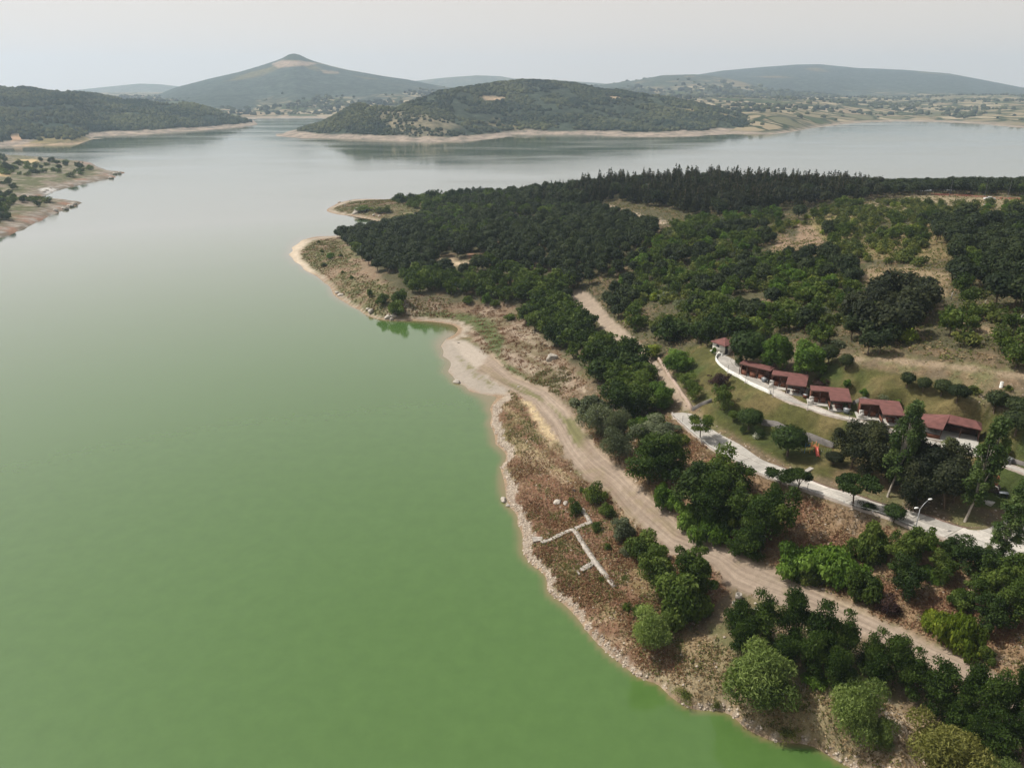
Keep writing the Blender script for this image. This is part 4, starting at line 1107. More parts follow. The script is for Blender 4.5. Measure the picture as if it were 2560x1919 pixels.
def limb_set(rng, lobes, z0, r0, base=(0, 0), trunk_top=None, k=6):
    """A tapered, slightly bent trunk and limbs reaching into the clumps."""
    m = MB()
    tt = trunk_top if trunk_top is not None else z0 * 2
    b = rng.normal(size=2) * r0 * 1.2
    m.tube([(0, 0, -0.4), (b[0] * .4, b[1] * .4, z0 * .5), (b[0], b[1], z0), (b[0] * 1.6, b[1] * 1.6, tt)], [r0 * 1.25, r0, r0 * .85, r0 * .45], 6)
    idx = rng.permutation(len(lobes))[:k]
    for i in idx:
        c = np.asarray(lobes[i][0]); s = np.array([b[0], b[1], z0 * (0.85 + 0.3 * rng.rand())])
        mid = (s + c) / 2 + [0, 0, 0.1 * c[2]]
        m.tube([s, mid, c], [r0 * .5, r0 * .33, r0 * .12], 5)
    return np.concatenate(m.V), np.concatenate(m.Q)

def make_kind(kind, seed, n, size):
    """Returns crown (V, Q, tint), trunk (V, Q), nominal height and width in metres."""
    rng = np.random.RandomState(seed)
    droop, asp, orient, shell, zmin = 0.0, 0.62, 0.5, 0.5, None
    H, W = 10.0, 8.0
    if kind == 'pine':                                  # tall, pointed, tiers of drooping boughs
        H, W = 14.0, 5.6; lobes = []
        tiers = 13
        for i in range(tiers):
            f = i / (tiers - 1); z = 2.6 + f * (H - 3.0)
            R = (W / 2) * (1 - f) ** 0.75 * (0.8 + 0.35 * rng.rand()) + 0.12
            nb = max(1, int(6 - 4 * f)); a0 = rng.rand() * 6.28
            for j in range(nb):
                a = a0 + j * 6.283 / nb + rng.rand() * .5; q = R * (0.5 + .35 * rng.rand())
                lobes.append(((math.cos(a) * q, math.sin(a) * q, z + .3 * rng.normal()), (max(.35, R * .52), max(.35, R * .52), 0.55 + 0.25 * (1 - f))))
        lobes.append(((0, 0, H * .5), (.8, .8, H * .36))); lobes.append(((0, 0, H - .5), (.25, .25, .7)))
        tr = limb_set(rng, lobes, 3.0, 0.2, trunk_top=H * .92, k=0); orient = .35; asp = .45
    elif kind == 'rpine':                               # rounded stone pine
        H, W = 8.0, 6.0; lobes = [((0, 0, 4.9), (2.7, 2.7, 2.5))] + lobes_ball(rng, 15, (0, 0, 4.9), (3.0, 3.0, 2.9), 0.34, .08)
        tr = limb_set(rng, lobes, 2.2, 0.17, trunk_top=5, k=5); orient = .68; shell = .35
    elif kind == 'broad':
        H, W = 8.0, 7.0; lobes = lobes_ball(rng, 16, (0, 0, 4.3), (3.2, 3.2, 3.5), 0.38, .28, -.7) + [(np.array([math.cos(q) * 3.0, math.sin(q) * 3.0, 3.2 + 3.4 * rng.rand()]), np.array([.75, .75, .6])) for q in rng.rand(7) * 6.28]
        tr = limb_set(rng, lobes, 1.6, 0.18, trunk_top=5, k=6)
    elif kind == 'bush':
        H, W = 3.2, 4.4; lobes = lobes_ball(rng, 12, (0, 0, 1.35), (2.1, 2.1, 1.75), 0.46, .25, -.25)
        tr = limb_set(rng, lobes, .4, 0.08, trunk_top=1.4, k=5); zmin = -0.15
    elif kind == 'bright':
        H, W = 9.0, 7.5; lobes = lobes_ball(rng, 24, (0, 0, 4.9), (3.5, 3.5, 4.0), 0.34, .14, -.75)
        tr = limb_set(rng, lobes, 1.9, 0.22, trunk_top=6, k=7); orient = .6
    elif kind == 'open':                                # young open roadside tree, few airy sprays
        H, W = 5.6, 6.0; lobes = []
        for i in range(10):
            a = i * 2.4 + rng.rand(); q = 1.1 + 1.5 * rng.rand()
            lobes.append(((math.cos(a) * q, math.sin(a) * q, 3.3 + 1.7 * rng.rand()), (1.15, 1.15, .55)))
        tr = limb_set(rng, lobes, 2.0, 0.12, trunk_top=4.2, k=9); shell = .9; orient = .4
    elif kind == 'willow':
        H, W = 5.4, 6.2; lobes = lobes_ball(rng, 17, (0, 0, 2.6), (2.9, 2.9, 2.55), 0.42, .2, -.45)
        tr = limb_set(rng, lobes, .6, 0.14, trunk_top=3, k=8); asp = .28; orient = .35; zmin = -0.1; droop = .25
    elif kind == 'acacia':                              # tiers of flat feathery sprays
        H, W = 6.4, 6.4; lobes = []
        for i in range(26):
            a = i * 2.4 + rng.rand(); f = rng.rand(); z = 0.9 + f * 5.0
            q = (0.4 + 2.4 * rng.rand()) * (1.05 - 0.62 * f)
            lobes.append(((math.cos(a) * q, math.sin(a) * q, z), (1.15, 1.15, .55 + .2 * rng.rand())))
        lobes.append(((0, 0, 2.6), (1.9, 1.9, 2.0)))
        tr = limb_set(rng, lobes, 1.4, 0.14, trunk_top=5, k=8); asp = .42; orient = .45; shell = .75
    elif kind == 'clipped':
        H, W = 4.4, 4.2; lobes = [((0, 0, 2.85), (2.05, 2.05, 1.5))] + lobes_ball(rng, 18, (0, 0, 2.85), (2.1, 2.1, 1.52), .34, .09)
        tr = limb_set(rng, lobes, 1.5, 0.13, trunk_top=2.6, k=6); orient = .75; shell = .3
    elif kind == 'poplar':                              # tall ragged column with a bare foot
        H, W = 16.0, 4.4; lobes = []
        for i in range(46):
            f = (i + rng.rand()) / 46; z = 3.2 + f * 12.2
            R = 1.75 * min(1, (f + .12) / .35) ** .6 * (1 if f < .72 else max(.25, 1 - (f - .72) / .34)) * (.65 + .7 * rng.rand())
            a = i * 2.4 + rng.rand() * 1.4; s_ = .55 + .4 * rng.rand()
            lobes.append(((math.cos(a) * R * .8, math.sin(a) * R * .8, z), (s_, s_, s_ * 1.25)))
        tr = limb_set(rng, lobes, 4.0, 0.16, trunk_top=15.0, k=14); orient = .5; shell = .8
    elif kind == 'low':                                 # sprawling creeper or bramble mound
        H, W = 1.5, 5.0; lobes = lobes_ball(rng, 16, (0, 0, .45), (2.4, 2.4, .95), .40, .3, -.1)
        tr = limb_set(rng, lobes, .2, 0.04, trunk_top=.6, k=6); zmin = -0.25; orient = .55
    elif kind == 'sapling':
        H, W = 3.0, 1.8; lobes = lobes_ball(rng, 8, (0, 0, 1.6), (.75, .75, 1.25), .5, .2)
        tr = limb_set(rng, lobes, .6, 0.05, trunk_top=2.4, k=4)
    V, Q, T = crown_from_lobes(rng, lobes, n, size, shell, orient, asp, droop, zmin)
    return (V, Q, T), tr, H, W

PROTO = {}
def proto(kind, leaf, seed, n, size, bark=None):
    key = (kind, leaf, seed, n)
    if key not in PROTO:
        (V, Q, T), (tv, tq), H, W = make_kind(kind, seed, n, size)
        cm = mesh_np(kind + "_crown", V, Q, [LM[leaf]]); vattr(cm, "tint", T, dom='FACE')
        tm = mesh_np(kind + "_trunk", tv, tq, [bark or BARK], smooth=True)
        # the whole tree in one mesh, for the distance
        V2 = np.concatenate([V, tv]); Q2 = np.concatenate([Q, tq + len(V)])
        wm = mesh_np(kind + "_tree", V2, Q2, [LM[leaf], bark or BARK], np.r_[np.zeros(len(Q), int), np.ones(len(tq), int)])
        vattr(wm, "tint", np.r_[T, np.full(len(tq), .5)], dom='FACE')
        PROTO[key] = dict(crown=cm, trunk=tm, whole=wm, H=H, W=W, V=V2, Q=Q2, T=np.r_[T, np.full(len(tq), .5)], mi=np.r_[np.zeros(len(Q), int), np.ones(len(tq), int)], mats=[LM[leaf], bark or BARK])
    return PROTO[key]
RNG = np.random.RandomState(11)

def put_tree(name, pr, loc, h, w, label, cat, group=None, parts=True, lean=(0, 0)):
    sc_ = (w / pr["W"], w / pr["W"], h / pr["H"])
    rz = RNG.rand() * 6.283
    if parts:
        o = empty(name, loc, rz, label, cat, group)
        link("trunk", pr["trunk"], o); link("crown", pr["crown"], o)
    else:
        o = link(name, pr["whole"], None, loc); o.rotation_euler = (0, 0, rz); tag(o, label, cat, group)
    o.scale = sc_
    if lean != (0, 0): o.rotation_euler = (lean[0], lean[1], 0)
    return o
# ================================================================== trees and shrubs surveyed one by one
P = lambda k, l, s=1, n=3600, z=0.26, bark=None: proto(k, l, s, n, z, bark)
BUSHES = []                                            # plan positions already taken (x, y, radius)
def hand(kind, leaf, bx, by, top, wpx, name, label, cat, group=None, seed=1, n=3600, size=0.26, bark=None, hmul=1.0, lean=(0, 0), parts=True):
    x, y, z = ground(bx, by)
    z = float(gz(x, y))
    d = depth_at(x, y, z)
    # height from the top's place on the vertical line above the foot
    lo, hi = 0.3, 30.0
    for _ in range(30):
        m = (lo + hi) / 2
        _, pv_, _ = project(np.array(x), np.array(y), np.array(z + m))
        if pv_ < top: hi = m
        else: lo = m
    h = lo * hmul
    w = wpx / FOC * d
    n = int(n * 2.1); size = size * 0.66
    BUSHES.append((x, y, w * .42))
    return put_tree(name, P(kind, leaf, seed, n, size, bark), (x, y, z - 0.05), h, w, label, cat, group, parts, lean)

# shore willows and tamarisks
hand('willow', 'willow', 1411, 1405, 1318, 92, "willow_bush", "rounded pale willow bush casting a shadow on the brown flat near the water", "bush", seed=1, n=5200, size=.27)
hand('willow', 'willow', 1636, 1530, 1405, 158, "willow_bush", "largest broad pale willow bush on the straw slope above the waterline", "bush", seed=2, n=6500, size=.25)
hand('willow', 'willow', 1838, 1590, 1470, 122, "willow_bush", "tall leaning willow bush between the broad willow and the yellow-olive bush", "bush", seed=3, n=5600, size=.25)
hand('willow', 'willow', 1895, 1618, 1545, 70, "willow_bush", "small dark willow bush tucked against the leaning willow's foot", "bush", seed=2, n=3600, size=.25)
hand('willow', 'tamarisk', 2040, 1672, 1556, 168, "willow_bush", "yellow-olive rounded bush at the picture's lower edge", "bush", seed=1, n=6500, size=.24)
hand('willow', 'willow', 2150, 1690, 1642, 90, "willow_bush", "pale bush cut by the lower edge beside the yellow-olive bush", "bush", seed=3)
# dark shrubs on the flat
FL = "shrubs on the brown flat beside the dirt road"
for bx, by, tp, w, s, lb in ((1284,1087,1043,44,1,"dark round shrub at the dirt road's edge, topmost on the brown flat"), (1311,1117,1084,38,2,"dark shrub beside the dirt road just below the topmost one"),
        (1243,1110,1078,32,3,"olive shrub at the upper end of the short stone path"), (1287,1146,1125,26,2,"small round dark shrub at the end of the stone steps"),
        (1377,1326,1303,30,1,"small green shrub above the rounded willow bush"), (1313,1187,1173,17,2,"tiny dark shrub right of the long stone path"),
        (1257,1062,1052,12,3,"tiny shrub near the old tyres"), (1352,1318,1300,18,1,"small thin shrub left of the road-side oaks' foot")):
    hand('bush', 'broad', bx, by, tp, w, "shrub", lb, "shrub", FL, s, 1600, .22)
hand('bush', 'sage', 1346, 1162, 1120, 52, "shrub", "grey-green shrub with dark patches beside the dirt road", "shrub", FL, 2, 2200, .22)
hand('bush', 'sage', 1352, 1200, 1176, 26, "shrub", "small silvery shrub left of the dark bush by the road", "shrub", FL, 3, 1200, .2)
hand('bush', 'broad', 1392, 1206, 1155, 72, "shrub", "dark wide bush at the road's edge above the oak pair", "shrub", FL, 1, 2600, .24)
# oak pair and shrub below
hand('broad', 'broad', 1425, 1285, 1190, 92, "oak_tree", "dark oak at the road's edge, left one of the touching pair", "tree", None, 1, 4200, .27)
hand('broad', 'broad', 1500, 1282, 1183, 100, "oak_tree", "dark oak at the road's edge, right one of the touching pair", "tree", None, 2, 4200, .27)
hand('bush', 'broad', 1475, 1342, 1250, 112, "oak_tree", "low wide dark oak in front of the touching pair", "tree", None, 2, 5200, .27)
# acacias below the dirt road
AC = "dark acacias along the lower side of the dirt road"
acs = [(1590,1392,1292,92,"first acacia of the roadside row, furthest from the lower corner"),(1640,1395,1268,100,"acacia beside the concrete pipe rings"),(1600,1420,1330,80,"low acacia at the upper end of the row"),(1705,1400,1272,112,"tall acacia standing out over the dirt road"),
       (1760,1425,1288,115,"broad acacia in the middle of the roadside row"),(1690,1450,1370,95,"low acacia above the broad willow bush"),(1750,1462,1360,95,"acacia behind the pile of dead branches"),(1822,1432,1318,90,"acacia with a thin pointed leader by the road"),
       (1800,1500,1392,85,"acacia standing alone below the row on the straw slope"),(1828,1512,1440,60,"small green acacia with bare sand beside it"),(1880,1462,1355,80,"acacia with a narrow spire against the road"),(1928,1478,1368,100,"acacia with open airy crown against the road"),
       (1890,1490,1408,80,"low acacia in the row's lower half"),(1972,1502,1402,95,"acacia above the pale washed slope"),(2020,1540,1430,115,"dense acacia beside the pale washed slope"),(2085,1545,1432,100,"acacia with two tips rising over the road"),
       (2060,1580,1490,100,"acacia at the head of the pale gully"),(2130,1580,1450,110,"dense acacia near the lower corner"),(2185,1560,1440,80,"acacia cut by the right edge beside the road"),(2150,1632,1530,110,"acacia above the yellow-olive bush"),
       (2205,1640,1510,110,"acacia in the lower corner cut by the right edge"),(2095,1625,1545,80,"low acacia above the picture's lower edge")]
for i, (bx, by, tp, w, lb) in enumerate(acs):
    hand('acacia', 'acacia', bx, by, tp, w * .88, "acacia_tree", lb, "tree", AC, 1 + i % 3, 3400, .25)
for i, (bx, by, tp, w, lb) in enumerate(((1765,1478,1452,60,"bright creeper patch under the acacias above the dead branches"),(1690,1478,1455,40,"low green growth under the acacias"))):
    hand('low', 'bright', bx, by, tp, w, "creeper", lb, "creeper", None, 1 + i, 1100, .22)
for bx, by, tp, w, lb in ((1548,1528,1512,26,"small green weed clump on the stony lip below the broad willow"),(1480,1500,1490,60,"flat green weeds on the shore above the stony lip"),(1700,1585,1572,60,"olive weed patch by the water under the leaning willow"),(1300,1255,1243,20,"low olive clump below the stone path"),(1350,1250,1240,26,"bright low clump between the stone path and the oaks")):
    hand('low', 'bush', bx, by, tp, w, "weed_clump", lb, "weeds", None, 2, 500, .18)

# the bank between the dirt road and the concrete road
BK = "trees on the bank between the two roads"
bank_trees = [('bush','sage',1272,893,846,62,"grey-green bush at the bank's upper end by the dirt road"),('willow','sage',1290,935,866,92,"silvery domed bush beside the dirt road below the pine grove"),('willow','sage',1330,950,880,60,"silvery bush against the pale eroded face"),
  ('willow','sage',1335,995,928,80,"large grey-green bush between dirt road and pale eroded face"),('broad','clipped',1345,905,822,110,"dark dense tree above the silvery bushes"),('broad','broad',1385,900,810,90,"dark tree above the pale eroded face"),
  ('acacia','acacia',1400,1045,940,118,"wide dark tree hanging over the dirt road's bend"),('acacia','acacia',1440,1030,930,100,"dark spreading tree in the middle of the upper bank"),('broad','sage',1420,955,905,90,"pale grey-green tree just below the concrete road's end"),
  ('broad','broad',1385,960,905,60,"green tree right of the pale eroded face"),('broad','clipped',1495,1105,985,112,"tall dark tree on the bank below the open roadside tree"),('broad','clipped',1560,1090,975,110,"dark bush-crowned tree under the lower road's kerb"),
  ('acacia','acacia',1530,1140,1020,110,"dark tree in the thickest part of the bank"),('broad','clipped',1600,1140,1050,110,"grey-leaved dark tree in the thickest part of the bank"),('acacia','acacia',1640,1180,1060,110,"dark tree above the bright creeper by the dirt road"),
  ('broad','clipped',1665,1165,1045,90,"dark tree at the thicket's lower end below the kerb"),('acacia','acacia',1615,1200,1120,90,"dark low tree over the dirt road's edge"),('bush','broad',1870,1215,1140,60,"dark narrow bush on the rust-brown slope"),
  ('broad','broad',1900,1205,1150,60,"green bush halfway up the rust-brown slope"),('broad','clipped',1960,1225,1128,85,"bright-topped dense tree under the street lamp"),('broad','clipped',1950,1290,1200,80,"tall dark tree on the slope under the street lamp tree"),
  ('bush','clipped',1868,1290,1228,70,"dark round bush beside the dirt road, left of the reddish bush"),('broad','clipped',2045,1210,1155,55,"rounded dark bush touching the road's kerb below the lamp"),('broad','broad',2030,1260,1190,60,"green bush under the kerb-side dark bush"),
  ('broad','clipped',2110,1245,1170,105,"dark wide tree below the third poplar"),('broad','clipped',2165,1290,1185,110,"dark tree at the road's lower end near the right edge"),('broad','broad',2120,1300,1235,80,"green-topped tree above the yellow-green creeper"),
  ('broad','clipped',2190,1340,1230,100,"dark tree cut by the right edge"),('broad','clipped',2140,1370,1290,85,"dark tree beside the yellow-green creeper"),('bush','broad',2128,1425,1395,34,"round green bush at the dirt road's right edge"),
  ('bush','broad',2070,1310,1270,50,"dark shrub above the yellow-green creeper"),('broad','clipped',2200,1250,1190,70,"dark tree at the road's kerb by the right edge")]
for i, (k, l, bx, by, tp, w, lb) in enumerate(bank_trees):
    if l == 'clipped' and i % 2: l = 'broad'
    hand(k, l, bx, by, tp, w, "bank_tree", lb, "tree", BK, 1 + i % 3, 3600, .26)
creep = [('vine',2050,1385,1300,80,"yellow-green creeper mass on the slope above the dirt road"),('vine',2010,1350,1310,60,"yellow-green creeper, upper patch beside the reddish bush"),('vine',2085,1408,1350,70,"yellow-green creeper, lower patch reaching the dirt road"),
  ('bright',1445,1090,1040,60,"bright bramble mound at the dirt road's bend"),('bright',1490,1130,1085,70,"bright bramble between the dark trees and the dirt road"),('bright',1540,1165,1110,80,"bright bramble tongue along the dirt road"),('vine',1570,1135,1090,50,"lime-green young tree in front of the dark thicket"),
  ('bright',1600,1185,1150,60,"bramble at the dirt road's edge below the thicket"),('bright',1720,1225,1180,90,"green bramble at the foot of the rust-brown slope"),('bright',1775,1230,1165,110,"large green bramble covering the slope's foot"),('bright',1830,1260,1200,80,"green bramble beside the pale rock patch"),
  ('bush',1750,1255,1225,60,"pale dry-tipped bramble overhanging the dirt road"),('bright',1990,1180,1150,50,"bright bramble just under the street lamp"),('bright',2005,1250,1215,50,"bramble between two dark trees under the lamp"),('bright',1400,930,890,70,"light green bush below the concrete road's upper end"),('bright',1440,950,915,60,"light green bush beside the kerb's upper end"),('bush',1470,960,930,50,"olive bush against the kerb of the lower road")]
for i, (l, bx, by, tp, w, lb) in enumerate(creep):
    hand('low', l, bx, by, tp, w, "bramble", lb, "bramble", "brambles and creepers on the bank", 1 + i % 3, 1900, .24, hmul=.9)
hand('bush', 'purple', 1918, 1325, 1290, 44, "shrub", "reddish-brown bush beside the dirt road below the slope", "shrub", None, 3, 1500, .22)

# along and above the concrete roads
hand('open', 'broad', 1512, 948, 895, 62, "roadside_tree", "open young tree rising over the concrete road's kerb", "tree", None, 1, 1900, .24)
hand('open', 'clipped', 1682, 1058, 1012, 62, "roadside_tree", "dark feathery tree on the kerb beside the steps, left of two", "tree", None, 2, 2400, .25)
hand('open', 'clipped', 1722, 1068, 1008, 58, "roadside_tree", "dark feathery tree on the kerb beside the steps, right of two", "tree", None, 3, 2400, .25)
hand('open', 'clipped', 1842, 1095, 1020, 88, "roadside_tree", "large dark open tree leaning over the road's kerb", "tree", None, 2, 3600, .25)
hand('clipped', 'clipped', 1930, 1128, 1090, 48, "roadside_tree", "small dark umbrella-shaped tree on the kerb near the lamp", "tree", None, 1, 1800, .25)
hand('bush', 'clipped', 1876, 1100, 1082, 34, "shrub", "low dark shrub on the kerb beside the large open tree", "shrub", None, 1, 900, .22)
hand('bush', 'broad', 2136, 1192, 1172, 22, "shrub", "small shrub on the concrete road's lower edge", "shrub", None, 2, 700, .2)
hand('bright', 'bright', 1427, 888, 822, 66, "maple_tree", "bright green tree at the upper end of the concrete road", "tree", None, 1, 4600, .28)
hand('bright', 'bright', 1462, 808, 755, 76, "maple_tree", "bright round tree on the grass below the hut", "tree", None, 2, 3800, .3)
hand('bright', 'vine', 1408, 775, 742, 46, "maple_tree", "yellow-green tree at the lower end of the forest track", "tree", None, 3, 2200, .3)
hand('broad', 'broad', 1480, 840, 800, 50, "garden_tree", "loose olive tree beside the thin stone wall", "tree", None, 1, 1900, .26)
hand('broad', 'broad', 1497, 865, 822, 46, "garden_tree", "dark young tree above the short curved wall", "tree", None, 3, 1900, .26)
hand('broad', 'purple', 1551, 842, 802, 50, "plum_tree", "purple-leaved plum on the grass below the terrace bend", "tree", None, 2, 2600, .25)
hand('broad', 'broad', 1561, 885, 830, 58, "garden_tree", "green tree in front of the purple plum", "tree", None, 2, 2600, .26)
hand('clipped', 'clipped', 1617, 928, 884, 54, "clipped_tree", "round clipped tree on the lawn left of the retaining wall", "tree", None, 1, 3200, .25)
hand('clipped', 'broad', 1583, 910, 886, 24, "clipped_tree", "small clipped ball tree left of the round lawn tree", "tree", None, 2, 1300, .22)
hand('bush', 'clipped', 1604, 936, 915, 20, "shrub", "dark low shrub under the round clipped tree", "shrub", None, 2, 700, .2)
hand('clipped', 'clipped', 1700, 985, 922, 74, "clipped_tree", "largest round clipped tree beside the playground slide", "tree", None, 2, 4200, .25)
hand('bush', 'clipped', 1640, 945, 922, 26, "shrub", "dark shrub behind the white-flowering bush", "shrub", None, 3, 800, .2)
hand('clipped', 'clipped', 1612, 795, 716, 78, "garden_tree", "wide dark dense tree beside the white hut", "tree", None, 3, 4200, .3)
hand('bush', 'clipped', 1598, 790, 762, 22, "shrub", "dark cone shrub at the first pavilion's end", "shrub", None, 1, 900, .22)
hand('bright', 'bright', 1672, 808, 715, 74, "chestnut_tree", "tall bright green tree behind the first pavilion", "tree", None, 2, 5200, .3)
hand('bright', 'bright', 1742, 815, 736, 86, "chestnut_tree", "bright green tree with two crowns behind the second pavilion", "tree", None, 3, 5600, .3)
hand('broad', 'purple', 1661, 822, 790, 38, "plum_tree", "purple-leaved plum in front of the first pavilion's roof end", "tree", None, 1, 1900, .24)
hand('broad', 'purple', 1770, 836, 818, 40, "plum_tree", "purple-leaved plum at the second pavilion's far end", "tree", None, 3, 1500, .24)
hand('broad', 'clipped', 1527, 748, 688, 48, "garden_tree", "dark green tree above the hut's approach", "tree", None, 1, 2600, .3)
hand('sapling', 'bright', 1541, 766, 747, 12, "sapling", "small bright sapling beside the hut's path", "tree", None, 1, 700, .2)
RT = "round clipped trees on the hillside above the pavilions"
for i, (bx, by, tp, w, lb) in enumerate(((1788,788,744,40,"round hillside tree nearest the two-crowned bright tree"),(1825,799,764,32,"smaller round hillside tree second along the earth path"),(1958,837,804,32,"round hillside tree first of the row of four"),(1993,847,815,30,"smallest round hillside tree of the row of four"),
    (2032,856,819,38,"round hillside tree third of the row of four"),(2067,868,830,44,"round hillside tree last of the row of four"),(2147,890,842,46,"round hillside tree right of the row of four"),(2192,940,888,64,"wide round tree with a clear trunk near the right edge"),
    (2195,905,858,56,"round dark tree behind the wide one near the right edge"))):
    hand('clipped', 'rpine', bx, by, tp, w, "clipped_tree", lb, "tree", RT, 1 + i % 3, 2200, .26)
for bx, by, tp, w, lf, lb in ((1778,830,812,16,'broad',"little round shrub above the second pavilion"),(1828,838,818,20,'bright',"bright conical sapling on the slope above the third pavilion"),(1866,858,838,22,'bright',"bright conical sapling above the fourth pavilion"),(1908,866,850,26,'sage',"greyish shrub above the fourth pavilion's roof"),(1938,874,862,16,'bright',"small yellow-green shrub on the slope"),
                          (1985,888,870,16,'broad',"small shrub above the largest pavilion"),(1822,880,866,18,'broad',"small shrub between the third pavilion's bins"),(2090,920,902,18,'broad',"dark sapling behind the largest pavilion"),(2172,985,955,20,'bright',"sapling on the grass above the metal cabinet"),(2150,1000,978,20,'sage',"thin shrub beside the metal cabinet"),
                          (2010,930,912,24,'broad',"round shrub left of the largest pavilion"),(2048,968,940,34,'bush',"shrub in front of the largest pavilion's paving"),(1975,940,920,26,'purple',"purple shrub by the terrace road"),(1735,853,842,12,'purple',"little dark shrub before the second pavilion"),(1792,880,868,10,'broad',"tiny ball shrub before the third pavilion")):
    hand('sapling' if lf in ('bright',) else 'bush', lf, bx, by, tp, w, "shrub", lb, "shrub", None, 2, 700, .2)
# poplars
PO = "tall poplars beside the lower concrete road"
hand('poplar', 'poplar', 1917, 1072, 862, 58, "poplar_tree", "tall poplar left of the others above the pine island", "tree", PO, 1, 4600, .26, PALEBARK, lean=(0, rad(6)))
hand('poplar', 'poplar', 2084, 1126, 903, 66, "poplar_tree", "tall poplar with a bare pale trunk at the island's tip", "tree", PO, 2, 5200, .26, PALEBARK, lean=(0, rad(6)))
hand('poplar', 'poplar', 2150, 1212, 1040, 62, "poplar_tree", "third poplar standing on the road's lower side", "tree", PO, 3, 4600, .26, PALEBARK, lean=(0, rad(7)))
# pines in the island between the roads
PI_ = "dark pines on the island between the concrete roads"
for i, (bx, by, tp, w, lb) in enumerate(((1838,1012,915,84,"island pine nearest the steps"),(1875,1000,905,80,"island pine above the terrace road's shadow"),(1885,1040,935,84,"island pine left of the first poplar"),(1800,1002,975,44,"low dark round pine by the steps' top"),(1955,1055,925,92,"island pine right of the first poplar"),
    (1990,1075,955,90,"island pine in the middle of the grove"),(2025,1060,945,88,"island pine behind the middle one"),(2040,1098,985,88,"island pine at the grove's front"),(1975,1100,1010,84,"low spreading island pine above the road's bend"),(2060,1085,985,64,"island pine touching the bare-trunked poplar"),(1925,1050,975,70,"low island pine between the first poplar and the middle"),(2105,1085,1010,60,"island pine behind the bare-trunked poplar"))):
    hand('rpine' if i % 2 else 'broad', 'pine', bx, by, tp, w, "island_pine", lb, "tree", PI_, 1 + i % 3, 4200, .27)

# ---- shrubs on the bay shore and the point
BY = "shrubs along the bay and the point"
for i, (k, l, bx, by, tp, w, lb) in enumerate((('bush','broad',855,680,648,34,"round dark shrub above the rocky shore of the bay"),('bush','broad',825,658,632,30,"dark shrub left of the round bay shrub"),('bush','broad',862,655,625,36,"shrub behind the round bay shrub"),('bush','broad',800,640,622,12,"small dark shrub on the point's grass edge"),
    ('bush','bright',713,558,545,20,"bright green shrub pair on the point"),('bush','bush',735,553,548,10,"small shrub at the point's shore"),('bush','bush',695,545,538,9,"tiny dark shrub on the point"),('bush','bush',700,575,566,14,"low dark shrub on the middle of the point"),('bush','bush',688,525,518,6,"speck of a shrub at the point's far shore"),
    ('bush','broad',1100,690,675,24,"shrub on the pale washed clay of the bay"),('bush','broad',1010,655,638,24,"green shrub at the woods' edge above the bay"),('bush','bright',1050,655,632,20,"yellow-green sapling at the woods' edge above the bay"),('bush','broad',1070,660,645,22,"shrub beside the yellow-green sapling"),
    ('bush','broad',740,590,584,8,"speck of a shrub on the point's slope"),('bush','broad',760,602,595,9,"small dark speck of a shrub near the pines"),('bush','broad',785,455,444,34,"dark shrub on the far spit beside the boulders"),('bush','bush',818,460,446,22,"round shrub on the far spit, left of two"),('bush','bush',835,460,445,22,"round shrub on the far spit, right of two"))):
    hand(k, l, bx, by, tp, w, "shrub", lb, "shrub", BY, 1 + i % 3, 900, .32, parts=False)

# ================================================================== the woods
def far_proto(kind, leaf, seed):
    n, z = dict(pine=(1000, .48), rpine=(850, .40), broad=(1000, .42), bush=(520, .32))[kind]
    return proto(kind, leaf, seed + 10, n, z)
ROADSETS = [ROAD_LOW, ROAD_UP]
polyL, polyT = strip_poly(LOWV), strip_poly(TERV)
CLEAR = [[(1655,570),(1668,540),(1690,500),(1712,520),(1700,560)],[(1725,488),(1760,488),(1780,520),(1815,556),(1760,556),(1700,562),(1720,530)],[(1862,606),(1880,580),(1960,577),(2050,592),(2045,642),(1960,640),(1880,630)],
         [(1305,436),(1345,448),(1390,460),(1445,470),(1445,488),(1380,484),(1318,466)],[(940,556),(1022,560),(1020,590),(946,586)],[(1008,546),(1052,553),(1048,578),(1012,575)],[(1100,470),(1170,475),(1172,484),(1100,482)],
         [(1800,766),(1900,770),(2040,783),(2212,804),(2320,820),(2320,846),(2212,830),(2100,818),(1960,806),(1860,796)],[(2030,655),(2060,680),(2120,700),(2180,720),(2240,740),(2240,754),(2150,726),(2080,704),(2025,670)],[(1240,636),(1290,655),(1362,738),(1346,782),(1296,748),(1264,706),(1238,678)],[(2095,425),(2175,425),(2175,437),(2095,437)]]
